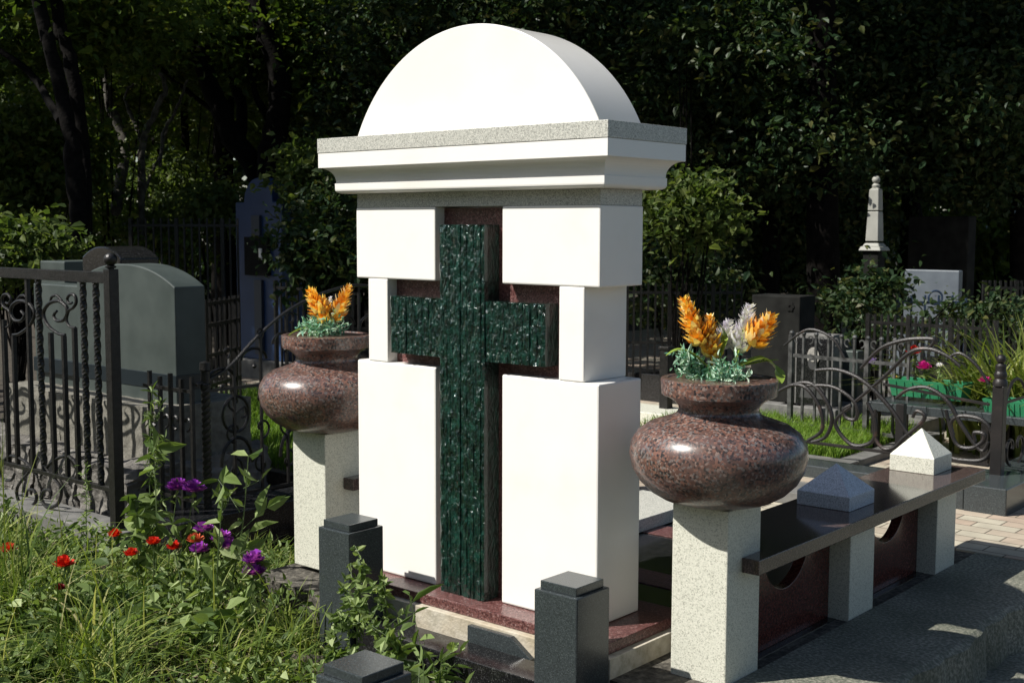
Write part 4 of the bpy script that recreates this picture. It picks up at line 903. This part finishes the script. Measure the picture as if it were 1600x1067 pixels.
tree('dark tree at the right edge of the photo', 12.4, [[(1592, 430, 14), (1590, 300, 13), (1580, 150, 12), (1572, 0, 10)]], [(0, 0, 5.6, 3.0, 2.6, 1.7)], 8000, .19, 31, leafd, low=[(1560, 140, 11.5, .9, .5), (1590, 60, 12, .9, .5), (1540, 260, 12.5, .8, .4)])
tree('dark tree hidden behind the arched marble top', 12.5, [[(800, 420, 12), (800, 300, 12), (805, 150, 10), (800, 0, 9)]], [(0, 0, 6.0, 3.0, 2.6, 1.8)], 9000, .2, 32, leafd, low=[(640, 60, 12.5, 1.0, .6), (740, 20, 12, 1.0, .4), (900, 20, 12, 1.0, .4), (980, 80, 12.5, 1.0, .5), (600, 140, 13, .8, .5), (560, 190, 13, .6, .4)])
# further stems in the depth
for i, (px, d) in enumerate([(30, 17), (285, 18), (340, 20), (560, 19), (1030, 18), (1110, 20), (1250, 19), (1385, 18), (1530, 19), (240, 22), (1600, 22), (500, 22), (680, 20), (930, 20)]):
    hw = 5+(i*7 % 5)
    lbs = ['far dark tree at left edge behind the twin-stemmed one', 'far dark tree left of the forked trunk', 'distant dark tree behind the forked trunk', 'distant dark tree behind the left end of the arched top', 'distant tree just right of the cornice', 'distant tree above the right urn flowers',
           'distant tree between two dark trunks right of the monument', 'distant tree just right of the obelisk', 'distant tree at the upper right', 'farthest tree seen behind the crooked grey tree', 'farthest tree at the right edge', 'farthest tree left of the cornice', 'distant tree hidden by the arched top, left', 'distant tree hidden by the arched top, right']
    tree(lbs[i], d, [[(px, 400, hw), (px+4, 250, hw*.9), (px-3+(i % 3)*5, 120, hw*.8), (px+(i % 4)*6-8, 0, hw*.7)]], [(0, 0, 4.3+(i % 3)*.6, 3.2, 2.6, 2.7)], 9500, .12, 60+i, leafb if i % 3 == 0 else leafm)
# overhead canopy between the graves and the wood: crowns added to block the sun
for i, (x, y, z, rx, ry, rz_, lb) in enumerate([(-9.5, 6.5, 6.8, 3.6, 3.0, 1.5, 'tall tree outside the photo to the left, shading the blue monument'), (3.6, 8.5, 7.0, 3.6, 3.2, 1.6, 'tall tree outside the photo to the right, shading the black gravestone'),
      (-2.4, 7.2, 7.4, 3.6, 2.8, 1.3, 'tall tree behind the marble monument, shading the far fences'), (.4, 6.6, 7.2, 2.6, 2.2, 1.2, 'tall tree shading the portrait gravestone'), (-5.6, 6.2, 7.0, 2.9, 2.3, 1.2, 'tall tree left of the marble monument, shading the left fences'),
      (6.5, 12.5, 7.0, 4.2, 3.4, 2.0, 'tall tree outside the photo at far right'), (-12, 11, 7, 4.0, 3.4, 2.0, 'tall tree outside the photo at far left'), (-10.2, -.4, 6.6, 3.0, 2.8, 1.4, 'tall tree outside the photo at left, shading the twin-stemmed tree')]):
    r = empty('canopy_tree', (x, y, -.28), 0, lb, 'tree', 'tall trees added to shade the wood'); rng = np.random.default_rng(90+i)
    tx = {0: -1.0, 1: 1.5}.get(i, 0)
    MB().tube(smoothpath([(tx, .3, -.05), (tx*.8, .1, 2.5), (tx*.3, 0, 5), (0, 0, z)], 5), list(np.linspace(.17, .06, 16)), 10).build('trunk', bark, r)
    V, Fc = leaves(cloud([(0, 0, z+.28, rx, ry, rz_)], 1500 if x < -9 else (2600 if x < -5 else 4200), .35, 40, rng), .27, up=.8, rng=rng); npmesh('crown', V, Fc, leafm, r)
# trees behind the photographer that shade the path at the lower right
for i, (x, y, z, rx, ry, rz_, lb) in enumerate([(.35, -4.4, 6.4, 1.75, 1.7, 1.0, 'tree behind the photographer, shading the concrete strip'), (3.4, -4.6, 6.6, 2.2, 2.0, 1.2, 'tree behind the photographer, shading the lower path')]):
    r = empty('canopy_tree', (x, y, -.28), 0, lb, 'tree', 'trees standing behind the photographer'); rng = np.random.default_rng(120+i)
    MB().tube(smoothpath([(1.0-i*.3, -1.6, -.05), (.8, -1.3, 2.5), (.2, -.4, 5), (0, 0, z)], 5), list(np.linspace(.16, .05, 16)), 10).build('trunk', bark, r)
    V, Fc = leaves(cloud([(0, 0, z+.28, rx, ry, rz_)], 12000, .22, 40, rng), .17, up=.8, rng=rng); npmesh('crown', V, Fc, leafm, r)
# far wood
def farwood():
    rng = np.random.default_rng(5); parts = []
    for j, (d, n, sz) in enumerate(((24, 26000, .28), (31, 30000, .42))):
        B = []
        for px in range(-500, 2150, 110):
            for k_ in range(3):
                p = at(px+rng.uniform(-40, 40), 100, d=d*(1+rng.uniform(-.06, .06))); B.append((p.x, p.y, .3+k_*2.6+rng.uniform(-.5, .5), 1.9, 1.9, 1.7))
        parts.append(leaves(cloud(B, n, .4, 30, rng), sz, up=.5, rng=rng))
    V, Fc = merge(parts); tag(npmesh('far_wood', V, Fc, leafd), kind='stuff')
farwood()
def backwood():
    rng = np.random.default_rng(8); B = []
    for k_ in range(46):
        a = -math.pi*1.02+math.pi*1.04*k_/45+.18; rr = rng.uniform(12, 15)
        for z in (1.0, 3.4, 5.6): B.append((CAM.x+rr*math.cos(a), CAM.y+rr*math.sin(a), z, 1.7, 1.7, 1.5))
    V, Fc = leaves(cloud(B, 24000, .4, 30, rng), .36, up=.4, rng=rng); tag(npmesh('wood_behind_the_photographer', V, Fc, leafm), kind='stuff')
backwood()
# shrubs of the understory
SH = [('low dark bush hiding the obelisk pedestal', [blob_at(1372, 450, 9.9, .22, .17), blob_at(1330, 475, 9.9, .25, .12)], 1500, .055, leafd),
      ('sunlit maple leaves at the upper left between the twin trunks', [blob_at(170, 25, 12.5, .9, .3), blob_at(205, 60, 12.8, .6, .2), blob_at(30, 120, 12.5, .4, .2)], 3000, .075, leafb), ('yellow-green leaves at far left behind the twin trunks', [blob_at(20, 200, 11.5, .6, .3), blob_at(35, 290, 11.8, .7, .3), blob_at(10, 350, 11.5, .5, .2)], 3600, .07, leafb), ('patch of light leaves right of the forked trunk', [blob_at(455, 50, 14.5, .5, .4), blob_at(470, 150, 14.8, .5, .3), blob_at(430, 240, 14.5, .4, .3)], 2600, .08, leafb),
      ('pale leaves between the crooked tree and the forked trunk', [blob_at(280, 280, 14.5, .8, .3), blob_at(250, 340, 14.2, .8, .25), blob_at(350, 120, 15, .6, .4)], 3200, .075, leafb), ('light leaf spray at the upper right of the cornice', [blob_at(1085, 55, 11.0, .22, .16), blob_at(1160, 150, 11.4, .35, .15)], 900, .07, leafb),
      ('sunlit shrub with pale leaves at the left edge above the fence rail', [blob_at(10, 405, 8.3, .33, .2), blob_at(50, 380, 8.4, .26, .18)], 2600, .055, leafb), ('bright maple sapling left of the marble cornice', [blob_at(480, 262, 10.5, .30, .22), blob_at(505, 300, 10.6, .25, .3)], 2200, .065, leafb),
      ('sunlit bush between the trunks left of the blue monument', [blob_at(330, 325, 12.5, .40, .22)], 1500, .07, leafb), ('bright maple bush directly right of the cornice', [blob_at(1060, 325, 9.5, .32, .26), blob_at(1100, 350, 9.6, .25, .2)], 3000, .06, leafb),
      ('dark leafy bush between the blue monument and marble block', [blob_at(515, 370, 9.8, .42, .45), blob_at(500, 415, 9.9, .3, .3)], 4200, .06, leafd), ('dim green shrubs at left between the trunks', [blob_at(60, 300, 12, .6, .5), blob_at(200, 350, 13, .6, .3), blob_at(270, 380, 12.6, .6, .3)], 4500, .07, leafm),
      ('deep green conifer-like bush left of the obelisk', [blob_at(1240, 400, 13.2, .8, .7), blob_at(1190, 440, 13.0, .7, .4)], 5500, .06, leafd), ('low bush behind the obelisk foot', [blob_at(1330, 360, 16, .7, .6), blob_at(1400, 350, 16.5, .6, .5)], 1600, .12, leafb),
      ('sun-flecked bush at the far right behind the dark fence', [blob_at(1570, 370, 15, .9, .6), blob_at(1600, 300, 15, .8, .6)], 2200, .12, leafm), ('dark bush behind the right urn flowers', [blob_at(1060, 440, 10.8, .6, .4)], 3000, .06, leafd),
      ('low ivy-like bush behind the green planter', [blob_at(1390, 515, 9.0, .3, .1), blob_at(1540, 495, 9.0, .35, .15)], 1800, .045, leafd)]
for i, (lb, bl, n, sz, m_) in enumerate(SH): plant_blob('shrub', lb, bl, n, sz, m_, seed=200+i)
